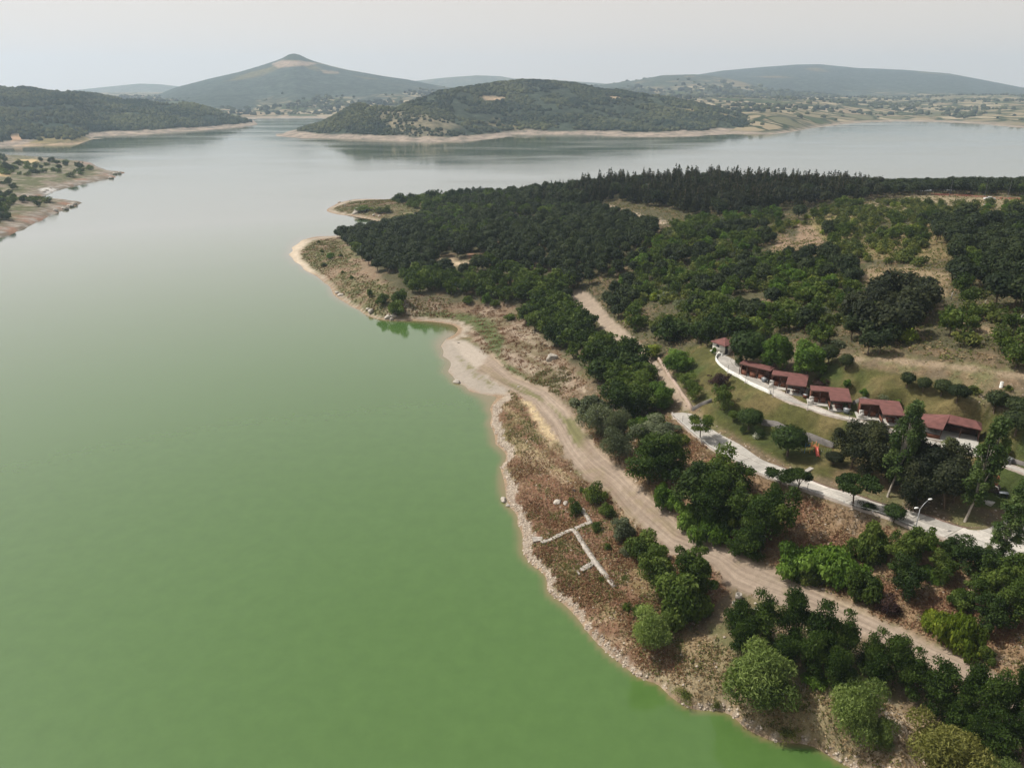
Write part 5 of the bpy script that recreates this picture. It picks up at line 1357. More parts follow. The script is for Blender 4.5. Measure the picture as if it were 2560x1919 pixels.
zones = [ # outline, spacing, mix of (kind, leaf, height range, weight), place name
 ([(1050,424),(1160,392),(1300,370),(1500,355),(1700,360),(1880,385),(1900,432),(1760,446),(1640,460),(1545,474),(1440,452),(1330,436),(1250,452),(1130,446)], 5.2, [('pine','pine',(7,13),1.0),('rpine','pine',(7,10),.22)], "on the crest of the headland"),
 ([(725,512),(800,500),(850,492),(900,480),(960,452),(1050,424),(1130,446),(1250,454),(1310,464),(1400,486),(1430,504),(1350,560),(1300,600),(1240,626),(1180,596),(1120,590),(1060,590),(1000,602),(940,602),(880,602),(810,590),(765,548)], 4.1, [('rpine','rpine',(4.8,7.4),1.0),('broad','broad',(4.5,6.5),.10)], "on the slope towards the point"),
 ([(960,452),(860,490),(900,500),(960,520),(1000,530),(1020,500),(1000,470)], 5.0, [('broad','bright',(4,6),.5),('broad','broad',(5,7),.5)], "in the green gully above the far spit"),
 ([(860,610),(900,600),(1000,604),(1120,594),(1180,600),(1240,630),(1235,655),(1130,668),(1060,648),(1000,642),(940,640),(880,636)], 3.8, [('broad','broad',(4,6.8),.75),('rpine','rpine',(4.5,6.5),.25)], "along the woods' edge above the bay"),
 ([(1262,618),(1300,600),(1430,504),(1480,480),(1560,476),(1700,462),(1690,498),(1650,560),(1700,565),(1800,560),(1850,600),(1850,650),(1800,700),(1700,735),(1560,722),(1500,740),(1440,745),(1370,716),(1330,690)], 3.9, [('rpine','rpine',(4.2,6.8),.40),('broad','broad',(3.6,5.8),.26),('broad','bright',(3.5,5.5),.05),('bush','bush',(2.2,3.6),.30),('bush','vine',(1.8,3),.07),('bush','sage',(1.8,3),.05)], "in the mixed wood behind the forest track"),
 ([(1125,690),(1180,662),(1238,668),(1262,680),(1300,714),(1330,748),(1375,785),(1400,830),(1390,870),(1330,860),(1290,845),(1262,815),(1235,770),(1180,738)], 4.0, [('broad','broad',(5,7.5),.7),('broad','clipped',(5,7.5),.35)], "in the strip between the forest track and the bay"),
 ([(1700,735),(1800,700),(1850,650),(1900,640),(2050,650),(2212,690),(2330,720),(2330,815),(2212,800),(2040,780),(1900,768),(1800,764),(1740,752)], 5.0, [('broad','broad',(3.5,6),.42),('bush','bush',(2,3.4),.6),('bush','vine',(1.6,3),.09),('bush','sage',(1.6,3),.09),('rpine','rpine',(5,7),.22)], "on the scrubby slope above the earth path"),
 ([(1690,498),(1700,462),(1900,436),(2050,442),(2080,470),(2000,500),(2000,580),(1880,574),(1815,560),(1760,488)], 4.9, [('bush','bush',(2,3.6),.65),('bush','vine',(1.8,3),.12),('broad','broad',(3.5,5.5),.36),('bush','sage',(1.8,3),.08),('rpine','rpine',(5,7),.18)], "on the open scrub below the crest"),
 ([(2000,500),(2060,480),(2150,470),(2330,475),(2330,690),(2212,688),(2080,660),(2040,600),(2050,560)], 4.9, [('rpine','rpine',(5.5,8.5),.7),('broad','broad',(4,6),.25),('bush','bush',(2,3.2),.2)], "in the dark pinewood near the right edge"),
 ([(2050,442),(2080,470),(2150,468),(2330,470),(2330,440),(2212,432),(2170,440)], 6.5, [('bush','bush',(2,3.4),.6),('broad','bright',(3,5),.3)], "beside the hilltop car park"),
 ([(1870,385),(2050,392),(2212,398),(2330,400),(2330,428),(2212,424),(2050,421),(1900,430)], 5.0, [('rpine','rpine',(6,8.5),.8),('broad','broad',(5,7),.2)], "along the hilltop car park's far side"),
 ([(836,431),(900,424),(975,414),(1040,424),(1000,450),(940,462),(880,446)], 5.0, [('broad','clipped',(4,7),.5),('bush','broad',(2.5,4),.5)], "on the neck of the far spit"),
 ([(1850,655),(1990,640),(2040,660),(1990,740),(1870,745),(1800,705)], 4.6, [('rpine','pine',(6,9),.75),('broad','broad',(4,6),.3)], "in the dark clump above the scrubby slope"),
 ([(2235,440),(2330,420),(2700,440),(2900,700),(2900,1000),(2420,1040),(2320,1000),(2260,860),(2235,700)], 5.5, [("rpine","rpine",(4.5,7.5),.5),("broad","broad",(4,6.5),.4),("bush","bush",(2,3.4),.3)], "beyond the right edge"),
 ([(2330,1080),(2480,1060),(2900,1060),(2900,1650),(2300,1650),(2290,1600),(2420,1560),(2290,1490),(2300,1290)], 5.5, [("broad","broad",(4,6.5),.7),("bush","bush",(2,3.4),.4)], "beyond the right edge below"),
 ([(1850,797),(2000,812),(2212,842),(2212,872),(2100,850),(2000,836),(1900,816)], 6.5, [("bush","bush",(1,2.2),.6),("bush","sage",(1,2),.3)], "on the slope under the earth path"),
 ([(1420,715),(1500,725),(1560,720),(1620,735),(1590,745),(1500,748),(1440,752)], 4.4, [('broad','clipped',(5,7.5),.8),('broad','broad',(4,6),.3)], "in the dark row behind the hut"),
]
cand = []
for zi, (poly, sp, mix, place) in enumerate(zones):
    P_ = np.array(poly, float)
    # world box of the outline on this ground
    bxm = (PX > P_[:, 0].min()) & (PX < P_[:, 0].max()) & (PY > P_[:, 1].min()) & (PY < P_[:, 1].max()) & (ZZ > 0.6)
    if not bxm.any(): continue
    x0, x1, y0, y1 = XX[bxm].min(), XX[bxm].max(), YY[bxm].min(), YY[bxm].max()
    gx, gy = np.meshgrid(np.arange(x0, x1, sp), np.arange(y0, y1, sp))
    gx = gx + (RNG.rand(*gx.shape) - .5) * sp * .9 + (np.arange(gx.shape[0]) % 2)[:, None] * sp * .5; gy = gy + (RNG.rand(*gy.shape) - .5) * sp * .9
    gx, gy = gx.ravel(), gy.ravel()
    z_ = gz(gx, gy)
    u, v, dd = project(gx, gy, z_)
    ok = inside(u, v, poly) & (z_ > 0.7) & (gy < (485 if zi in (0, 10) else 520)) & (u > -60) & (u < (2275 if 'right edge' not in place or 'dark' in place else 2900))
    for rp, m in ((ROAD_UP, -2.0), (ROAD_LOW, -3.0)): ok &= sdf(u, v, rp) < m
    for cp in CLEAR: ok &= sdf(u, v, cp) < -1.0
    ok &= (sdf(gx, gy, polyL) < -1.5) & (sdf(gx, gy, polyT) < -1.5)
    thin = fbm(gx / 13, gy / 13, 3, 44)
    if zi in (6, 7): ok &= thin < .565
    elif zi in (4, 8): ok &= thin < (.66 if zi == 4 else .60)
    for (hx, hy, hr) in BUSHES: ok &= (gx - hx) ** 2 + (gy - hy) ** 2 > (hr + 1.2) ** 2
    wts = np.array([m[3] for m in mix]); wts = wts / wts.sum()
    for i in np.where(ok)[0]:
        patch = vnoise(gx[i] / 16, gy[i] / 16, 50 + zi) * .65 + .35 * RNG.rand()
        k = int(np.searchsorted(np.cumsum(wts), min(.999, max(0, (patch - .2) / .6))))
        kind, leaf, (h0, h1), _w = mix[min(k, len(mix) - 1)]
        if zi == 0 and RNG.rand() > .9 * float(sstep(1060, 1330, u[i])): kind, leaf, h0, h1 = 'rpine', 'rpine', 6.5, 9.5
        h = h0 + (h1 - h0) * RNG.rand()
        if zi == 0 and kind == 'pine': h *= .62 + .38 * float(sstep(1130, 1290, u[i])) * float(1 - .5 * sstep(1780, 1900, u[i]))
        cand.append((zi, kind, leaf, gx[i], gy[i], z_[i], h, h / dd[i], dd[i]))
NAMES = dict(pine=("pine_tree", "pine", "tall pointed dark pine"), rpine=("stone_pine", "pine", "round-crowned dark pine"), broad=("broadleaf_tree", "tree", "green leafy tree"), bush=("scrub_bush", "bush", "low spreading green bush"))
SIZES = ("small ", "", "large ")
mass = {}
for kind in ("pine", "rpine", "broad", "bush"):
    L_ = sorted([c for c in cand if c[1] == kind], key=lambda c: (zones[c[0]][3].startswith('beyond'), -c[7]))
    nm, cat, lab = NAMES[kind]
    hs_ = np.array([c[6] for c in L_]); q1, q2 = np.quantile(hs_, [.33, .67]) if len(hs_) else (0, 0)
    for j, (zi, _, leaf, x, y, z, h, hp, dd) in enumerate(L_):
        pr = far_proto(kind, leaf, 1 + int(RNG.randint(3)))
        w = h * pr["W"] / pr["H"] * (0.88 + .3 * RNG.rand())
        if j < 290 and not zones[zi][3].startswith('beyond'):
            sz = SIZES[int(h > q1) + int(h > q2)]
            put_tree(nm, pr, (x, y, z - .1), h, w, sz + lab + " " + zones[zi][3], cat, sz + cat + "s (" + lab + ") " + zones[zi][3], parts=False)
        else:
            mass.setdefault((kind, id(pr)), (pr, []))[1].append((x, y, z - .1, w / pr["W"], h / pr["H"], RNG.rand() * 6.283, RNG.rand()))

def merged(name, items, lab):
    """What is left of a wood beyond the single trees, as one mass."""
    Vs, Qs, Ts, Ms, Rs = [], [], [], [], []; off = 0; mats = []
    for pr, plist in items:
        mi = []
        for m in pr["mats"]:
            if m not in mats: mats.append(m)
            mi.append(mats.index(m))
        base = pr["V"]
        for (x, y, z, sw, sh_, rz, rnd) in plist:
            c, s = math.cos(rz), math.sin(rz)
            Vv = np.column_stack([(base[:, 0] * c - base[:, 1] * s) * sw + x, (base[:, 0] * s + base[:, 1] * c) * sw + y, base[:, 2] * sh_ + z])
            Vs.append(Vv.astype(np.float32)); Qs.append(pr["Q"] + off); off += len(base)
            Ts.append(pr["T"]); Ms.append(np.asarray(mi)[pr["mi"]]); Rs.append(np.full(len(pr["Q"]), rnd))
    if not Vs: return
    me = mesh_np(name, np.concatenate(Vs), np.concatenate(Qs), mats, np.concatenate(Ms))
    vattr(me, "tint", np.concatenate(Ts), dom='FACE'); vattr(me, "plant_rand", np.concatenate(Rs), dom='FACE')
    tag(link(name, me), lab, None, None, "stuff")
for kind, nm, lab in (("pine", "pine_forest", "dense mass of dark pines filling the headland's crest"), ("rpine", "stone_pine_forest", "mass of round dark pines covering the far slopes"),
                      ("broad", "leafy_woodland", "mass of leafy trees mixed into the far woods"), ("bush", "scrubland", "mass of low scrub on the far slopes")):
    merged(nm, [v for k, v in mass.items() if k[0] == kind], lab)
print("WOODS", {k: sum(1 for c in cand if c[1] == k) for k in NAMES})
# ================================================================== shrubs on the low banks across the water
def bank_shrubs(B, polys, n, hr, lab, group, seed):
    X_, Y_, Z_b, s_ = B
    rng = np.random.RandomState(seed)
    u, v, d = project(X_, Y_, Z_b)
    ok = np.zeros(X_.shape, bool)
    for p in polys: ok |= inside(u, v, p)
    ok &= (s_ > 3) & (fbm(X_ / 14, Y_ / 10, 3, seed) > .44)
    idx = np.argwhere(ok); rng.shuffle(idx)
    taken = []
    for (i, j) in idx:
        x, y, z = X_[i, j] + rng.rand(), Y_[i, j] + rng.rand(), Z_b[i, j]
        if any((x - a) ** 2 + (y - b_) ** 2 < 9 for a, b_ in taken): continue
        taken.append((x, y)); h = hr[0] + (hr[1] - hr[0]) * rng.rand()
        kind, leaf = ('broad', 'clipped') if h > hr[1] * .8 else ('bush', 'broad' if rng.rand() < .6 else 'bush')
        pr = far_proto(kind, leaf, 1 + rng.randint(3))
        big = h > (hr[0] + hr[1]) / 2
        put_tree("bank_shrub", pr, (x, y, z - .1), h, h * pr["W"] / pr["H"] * (1 + .4 * rng.rand()), ("large " if big else "small ") + lab, "shrub", ("large " if big else "small ") + group, parts=False)
        if len(taken) >= n: break
bank_shrubs(BANKA, [[(-40,340),(24,338),(30,352),(84,352),(90,343),(150,352),(205,368),(160,382),(90,384),(30,380),(-40,384)], [(-40,398),(36,388),(40,404),(20,412),(-40,414)]], 95, (2.2, 5.5), "dark shrub on the low bank with the rocky tip", "shrubs on the low bank with the rocky tip", 3)
bank_shrubs(BANKB, [[(-40,420),(50,425),(100,433),(108,442),(60,450),(40,462),(15,478),(-40,490)]], 60, (2.0, 4.5), "green shrub on the bank ending in a stony wedge", "shrubs on the bank ending in a stony wedge", 4)

# ================================================================== boulders and stones
ROCK = plain("pale_rock", (0.40, 0.36, 0.31), 0.95, 0.35, 1.2, bumpd=0.08)
def ico(sub=2):
    ph = (1 + 5 ** .5) / 2
    V = [np.array(v, float) for v in ((-1, ph, 0), (1, ph, 0), (-1, -ph, 0), (1, -ph, 0), (0, -1, ph), (0, 1, ph), (0, -1, -ph), (0, 1, -ph), (ph, 0, -1), (ph, 0, 1), (-ph, 0, -1), (-ph, 0, 1))]
    F = [(0, 11, 5), (0, 5, 1), (0, 1, 7), (0, 7, 10), (0, 10, 11), (1, 5, 9), (5, 11, 4), (11, 10, 2), (10, 7, 6), (7, 1, 8), (3, 9, 4), (3, 4, 2), (3, 2, 6), (3, 6, 8), (3, 8, 9), (4, 9, 5), (2, 4, 11), (6, 2, 10), (8, 6, 7), (9, 8, 1)]
    for _ in range(sub):
        c = {}; G_ = []
        def mid(a, b):
            k = (min(a, b), max(a, b))
            if k not in c: V.append((V[a] + V[b]) / 2); c[k] = len(V) - 1
            return c[k]
        for a, b, d in F:
            x, y, z = mid(a, b), mid(b, d), mid(d, a); G_ += [(a, x, z), (b, y, x), (d, z, y), (x, y, z)]
        F = G_
    V = np.array(V); V /= np.linalg.norm(V, axis=1)[:, None]
    return V, np.array(F)
IV, IF = ico(2)
def boulder(px, py, size, lab, seed, group=None, flat=.65):
    rng = np.random.RandomState(seed)
    x, y, z = ground(px, py)
    V = IV.copy()
    for _ in range(9):                                   # knock flat faces off a round stone
        d = rng.normal(size=3); d /= np.linalg.norm(d); h = .55 + .3 * rng.rand()
        ex = np.maximum(V @ d - h, 0); V = V - ex[:, None] * d
    V = V * (size * (.8 + .4 * rng.rand(3))) * np.array([1, 1, flat]) * (1 + .04 * rng.normal(size=(len(V), 1)))
    o = link("boulder", mesh_np("boulder", V, IF, [ROCK]), None, (x, y, max(z, 0) + size * .12)); o.rotation_euler = (0, 0, rng.rand() * 6)
    tag(o, lab, "boulder", group)
for i, (px, py, sz, lb) in enumerate(((1088, 1081, .8, "pale boulder lying in the water's edge by the brown flat"), (1097, 1092, .45, "small boulder just below the one at the water's edge"), (987, 826, 1.0, "white boulder at the corner of the gravel beach"),
        (774, 456, 3.0, "large boulder on the far spit beside the dark shrub"), (768, 461, 2.0, "boulder at the waterline of the far spit"), (783, 453, 1.8, "boulder behind the large one on the far spit"), (808, 465, 1.3, "low white stone on the far spit's clay shore"), (820, 467, 1.0, "second low white stone on the far spit's clay shore"),
        (733, 437, 1.2, "stone on the far spit's grassy tip"), (745, 443, .9, "small stone in the middle of the far spit's tip"), (756, 434, 1.1, "stone at the back of the far spit's tip"),
        (838, 686, 1.6, "rock slab on the steep shore below the round bay shrub"), (850, 684, 1.3, "rock on the steep bay shore beside the round shrub"), (845, 690, 1.0, "rock at the bay's waterline below the round shrub"), (802, 674, 1.4, "rock ledge on the bay's steep shore"), (795, 668, 1.1, "rock above the ledge on the bay's steep shore"),
        (735, 638, 1.4, "dark rock at the waterline below the point's pale slip"), (728, 633, 1.0, "small rock at the waterline of the point's pale slip"), (1192, 776, 2.2, "pale block at the head of the eroded gully"), (1205, 1086, .9, "flat pale stone on the brown flat above the steps"), (1222, 1088, .7, "smaller flat stone on the brown flat"), (1120, 835, .35, "single stone on the track behind the beach"),
        (1640, 1282, .4, "stone at the dirt road's edge near the concrete rings"), (990, 741, .5, "small stone on the beach's upper edge"))):
    boulder(px, py, sz, lb, 50 + i)
for (X_, Y_, Z_b, s_), spots, nm in ((BANKA, ((248,375),(240,384),(258,374),(232,379),(100,413),(108,409),(92,416)), "the low bank with the rocky tip"), (BANKB, ((160,441),(140,450),(120,456),(152,444)), "the bank ending in a stony wedge")):
    for i, (px, py) in enumerate(spots):
        x, y = at_z(px, py, .8); rng = np.random.RandomState(900 + i)
        V = IV * (1.5 + 1.2 * rng.rand(3)) * np.array([1, 1, .6]) * (1 + .12 * rng.normal(size=(len(IV), 1)))
        o = link("boulder", mesh_np("boulder", V, IF, [ROCK]), None, (float(x), float(y), .7))
        tag(o, "grey boulder on the shore of " + nm, "boulder", "boulders on " + nm)

def scatter(name, mask, n, r0, r1, mat, lab, seed, flat=.6):
    rng = np.random.RandomState(seed)
    w = mask * np.gradient(GX)[None, :] * np.gradient(GY)[:, None]; w = w.ravel() / w.sum()
    ids = rng.choice(w.size, n, p=w); j, i = np.unravel_index(ids, mask.shape)
    x = GX[i] + (rng.rand(n) - .5) * .9; y = GY[j] + (rng.rand(n) - .5) * .8; z = gz(x, y)
    pr_ = [blob_proto(rng) for _ in range(8)]; B = np.stack([p[0] for p in pr_])[rng.randint(8, size=n)]
    R = (r0 + (r1 - r0) * rng.rand(n) ** 3)[:, None]
    VV = np.stack([x, y, z], 1)[:, None] + B * R[:, None] * np.array([1, 1, flat])
    F = pr_[0][1][None] + (np.arange(n) * 12)[:, None, None]
    me = mesh_np(name, VV.reshape(-1, 3), F.reshape(-1, 3), [mat]); tag(link(name, me), lab, None, None, "stuff")
near = (YY < 215) & (PX > 900) & (PX < 2260) & (PY < 1700)
STM, t, b = newmat("loose_stones")
gi = t.nodes.new("ShaderNodeNewGeometry")
t.links.new(mixc(t, gi.outputs["Random Per Island"], (0.24, 0.19, 0.15), (0.50, 0.43, 0.35)), b.inputs["Base Color"]); b.inputs["Roughness"].default_value = .95
scatter("shore_stones", near * (belt > .35) * np.clip(1.1 - ZZ, 0, 1) * (ZZ > .12) * (PY > 868) * (beach < .1), 5000, .04, .26, STM, "loose pale stones lining the water's edge", 5)
scatter("road_stones", near * (rl < .6) * (lawn < .2) * (belt < .5) * (ZZ > .8) * (PY > 830) * (sstep(.5, .65, n2) + .1), 4500, .05, .26, STM, "loose stones strewn over the dry ground", 6)
# dry grass and weeds: countless small tufts
def tufts(name, mask, n, size, leaf, lab, seed, h=.35):
    rng = np.random.RandomState(seed)
    w = mask * np.gradient(GX)[None, :] * np.gradient(GY)[:, None]; w = w.ravel() / w.sum()
    ids = rng.choice(w.size, n, p=w); j, i = np.unravel_index(ids, mask.shape)
    x = GX[i] + (rng.rand(n) - .5) * .9; y = GY[j] + (rng.rand(n) - .5) * .8; z = gz(x, y)
    k = 4
    C_ = np.repeat(np.stack([x, y, z], 1), k, 0) + np.column_stack([rng.normal(size=n * k) * size * .7, rng.normal(size=n * k) * size * .7, rng.rand(n * k) * h])
    N_ = rng.normal(size=(n * k, 3)); N_[:, 2] = np.abs(N_[:, 2]) + .4; N_ /= np.linalg.norm(N_, axis=1)[:, None]
    V, Q = cards(rng, C_, N_, size, .5, .7)
    me = mesh_np(name, V, Q, [LM[leaf]])
    vattr(me, "tint", np.clip(np.repeat(fbm(x / 3, y / 3, 3, seed), k) + .2 * rng.normal(size=n * k), 0, 1), dom='FACE')
    vattr(me, "plant_rand", np.repeat(rng.rand(n), k), dom='FACE')
    tag(link(name, me), lab, None, None, "stuff")
LM["straw"] = leafmat("straw_tufts", (0.17, 0.115, 0.06), (0.29, 0.205, 0.115), (0.42, 0.32, 0.19), .2)
LM["rust"] = leafmat("rust_tufts", (0.095, 0.046, 0.027), (0.175, 0.088, 0.048), (0.27, 0.15, 0.085), .2)
LM["weed"] = leafmat("green_weeds", (0.05, 0.06, 0.016), (0.10, 0.115, 0.03), (0.16, 0.165, 0.05), .25)
offroad = near * (rl < .35) * (rup < .3) * (lawn < .3) * (belt < .6) * (ZZ > .5) * (1 - Z_([(1118,858),(1155,862),(1185,908),(1210,952),(1190,960),(1160,928)], 5, 14, 6)) * (sdf(XX, YY, polyL) < -.4) * (sdf(XX, YY, polyT) < -.4) * (YY < 190)
tufts("straw_grass", offroad * (bank + stw * 1.4 + flat * .5 + .1) * (.25 + n2), 24000, .125, "straw", "dry straw-coloured grass on the slopes near the road", 7)
tufts("rust_weeds", offroad * (bank * .9 + flat * 1.5 * (.12 + .88 * sstep(960, 1090, PY))) * (.15 + sstep(.42, .6, n1)), 26000, .115, "rust", "rust-brown dry weeds covering the flat by the water", 8)
tufts("green_weeds", offroad * (bank * .8 + flat * .8 + stw * .5 + bay * .7) * sstep(.5, .62, n3 * .5 + n2 * .5), 9000, .13, "weed", "low green weeds scattered in the dry growth", 9)

hillm = wood * (YY < 480) * (PX > 1240) * (rup < .2) * (1 - .8 * lawn) * (ZZ > 4) * (sdf(XX, YY, polyT) < -1) * (.2 + sstep(.4, .6, n1))
tufts("hillside_weeds", hillm, 30000, .26, "weed", "low green scrub and weeds between the hillside trees", 12, h=.5)
tufts("hillside_grass", hillm, 16000, .24, "straw", "dry grass between the hillside trees", 13, h=.4)
pointm = (PX > 615) & (PX < 980) & (PY > 425) & (PY < 690) & (ZZ > .7) & (wood < .5)
tufts("point_weeds", pointm * sstep(.4, .55, n3 * .6 + n1 * .4), 7000, .26, "weed", "low olive weeds on the grassy point and far spit", 14, h=.3)
tufts("point_grass", pointm * (.2 + n2), 6000, .24, "rust", "dry brown grass on the grassy point and far spit", 15, h=.25)
tufts("bay_weeds", bay * (ZZ > .8) * (YY > 150) * (rl < .3) * (.1 + sstep(.48, .6, n2)), 3200, .17, "rust", "brown dry weeds on the washed clay of the bay", 16, h=.3)

# ================================================================== old stone landing on the flat
def gpt(px, py):
    x, y, z = ground(px, py); return np.array([x, y, float(gz(x, y))])
def dline(P_, n):
    W = np.array([gpt(*p) for p in P_]); s = np.concatenate([[0], np.cumsum(np.hypot(*np.diff(W[:, :2], axis=0).T))]); q = np.linspace(0, s[-1], n)
    return np.stack([np.interp(q, s, W[:, k]) for k in range(3)], 1)
def flat_wall(name, P_, n, h, th, lab, cat):
    L = dline(P_, n); L[:, 2] = np.maximum(gz(L[:, 0], L[:, 1]), np.linspace(L[0, 2], L[-1, 2], n))
    wall_obj(name, L, h, th, STONE, lab, cat, base=-.5)
flat_wall("stone_path", [(1240,1145),(1261,1177),(1281,1209),(1304,1239),(1327,1268)], 16, .26, .85, "long straight pale stone path on the brown flat", "path slab")
flat_wall("stone_path.001", [(1257,1099),(1266,1113),(1275,1127)], 6, .22, .75, "short worn stone path above the cross steps", "path slab")
def step_run(name, P_, n, w, d, lab, rise=.06):
    L = dline(P_, n); m = MB(); rng = np.random.RandomState(n)
    dv = L[-1, :2] - L[0, :2]; rz = math.atan2(dv[1], dv[0])
    for i, p in enumerate(L):
        m.box((p[0] - L[0, 0], p[1] - L[0, 1], float(gz(p[0], p[1])) - L[0, 2] + .05 + rise * (i % 2)), (d * (.85 + .15 * rng.rand()), w * (.85 + .3 * rng.rand()), .5), rz + .06 * rng.normal())
    tag(m.build(name, STONE, None, tuple(L[0]), bev=.03), lab, "steps")
step_run("stone_steps", [(1172,1172),(1192,1167),(1212,1156),(1239,1145)], 15, .8, .55, "broken stone steps running from the shore slab to the path")
step_run("stone_steps.001", [(1246,1142),(1260,1136),(1276,1130)], 8, .8, .55, "stone steps from the path's head to the small dark shrub")
step_run("stone_steps.002", [(1283,1217),(1271,1224),(1258,1232)], 8, .95, .5, "stone steps descending sideways from the middle of the path")
def slab(name, P_, h, mat, lab, cat, lift=.0):
    W = np.array([gpt(*p) for p in P_]); z = W[:, 2].mean() + lift; n = len(W); c = W.mean(0)
    V = np.concatenate([np.column_stack([W[:, :2] - c[:2], np.full(n, -.4)]), np.column_stack([W[:, :2] - c[:2], np.full(n, h)])])
    me = bpy.data.meshes.new(name); me.from_pydata(V.tolist(), [], [list(range(n, 2 * n)), list(range(n))[::-1]] + [[i, (i + 1) % n, n + (i + 1) % n, n + i] for i in range(n)]); me.materials.append(mat)
    return tag(link(name, me, None, (c[0], c[1], z)), lab, cat)
slab("stone_slab", [(1150,1165),(1171,1160),(1174,1167),(1152,1174)], .35, STONE, "broad stone slab at the shore end of the broken steps", "slab")
slab("stone_slab.001", [(1244,1233),(1248,1232),(1254,1241),(1250,1243)], .25, STONE, "small fallen stone block below the side steps", "slab")
slab("park_steps", [(1737,1020),(1743,1024),(1770,1004),(1762,998)], .18, plain("step_concrete", (.42, .39, .35), .9, .3, 1.0), "concrete ramp steps climbing from the lower road to the lawn", "steps")

# concrete rings, tyres, dead branches
def ring(r0, r1, h, n=20):
    th = np.linspace(0, 2 * math.pi, n, endpoint=False); c, s = np.cos(th), np.sin(th)
    V = np.concatenate([np.column_stack([c * r, s * r, np.full(n, z)]) for r, z in ((r1, 0), (r1, h), (r0, h), (r0, 0))]); Q = []
    for k in range(4):
        for i in range(n): Q.append((k * n + i, k * n + (i + 1) % n, ((k + 1) % 4) * n + (i + 1) % n, ((k + 1) % 4) * n + i))
    return V, Q
for px, py, h, lb in ((1595,1293,.95,"tall concrete ring at the dirt road's edge among the acacias"),(1588,1306,.5,"low concrete ring lying just below the tall one"),(1632,1328,.9,"concrete ring standing between the first acacias")):
    v, q = ring(.34, .46, h); p = gpt(px, py)
    tag(link("concrete_ring", mesh_np("concrete_ring", v, q, [STONE]), None, (p[0], p[1], p[2] - .05)), lb, "concrete ring", "concrete well rings by the dirt road")
RUB = plain("tyre_rubber", (.02, .02, .021), .8, .3, 3)
for px, py, lb in ((1257,1056,"old black tyre near the topmost dark shrub"),(1241,1060,"old tyre half buried in the dry weeds")):
    th = np.linspace(0, 2 * math.pi, 21); p = gpt(px, py)
    tag(MB().tube(np.column_stack([np.cos(th) * .32, np.sin(th) * .32, np.full(21, .1)]), .12, 8).build("tyre", RUB, None, tuple(p)), lb, "tyre")
DRYW = plain("dead_wood", (.34, .29, .24), .95, .35, 3)
p0 = gpt(1730, 1487); m = MB(); rng = np.random.RandomState(4)
for i in range(16):
    a = 1.25 + .25 * rng.normal(); o_ = np.array([rng.normal() * .7, rng.normal() * .5, .1 + .25 * rng.rand()]); l = 1.2 + rng.rand()
    m.tube([o_, o_ + [math.cos(a) * l * .5, math.sin(a) * l * .5, .1 + .2 * rng.rand()], o_ + [math.cos(a) * l, math.sin(a) * l, .05]], [.05, .04, .015], 5)
tag(m.build("branch_pile", DRYW, None, tuple(p0)), "pile of bleached dead branches below the acacias", "branches")

# ================================================================== pavilions
ROOF = plain("red_felt_roof", (0.150, 0.060, 0.052), 0.9, 0.35, 0.9)
WOOD = plain("red_brown_wood", (0.16, 0.055, 0.028), 0.7, 0.35, 2.0)
DWOOD = plain("dark_beams", (0.075, 0.032, 0.02), 0.75, 0.35, 2.0)
PAVE = plain("pale_paving", (0.46, 0.44, 0.40), 0.85, 0.2, 1.0)
GRILLM = plain("white_brick_grill", (0.56, 0.53, 0.49), 0.8, 0.25, 2.0)
def frame_at(px, py):
    p = gpt(px, py); E = TERV[:, -1, :2]; i = int(((E - p[:2]) ** 2).sum(1).argmin()); i0, i1 = max(0, i - 6), min(len(E) - 1, i + 6)
    d = E[i1] - E[i0]; return p, math.atan2(d[1], d[0])
def sheet_roof(poly, zf, th=.14):
    n = len(poly); V = [(x, y, zf(x, y) - th) for x, y in poly] + [(x, y, zf(x, y)) for x, y in poly]
    return V, [list(range(n, 2 * n)), list(range(n))[::-1]] + [[i, (i + 1) % n, n + (i + 1) % n, n + i] for i in range(n)]
def ngon_obj(name, V, F, mat, parent):
    me = bpy.data.meshes.new(name); me.from_pydata([tuple(map(float, v)) for v in V], [], F); me.materials.append(mat); return link(name, me, parent)
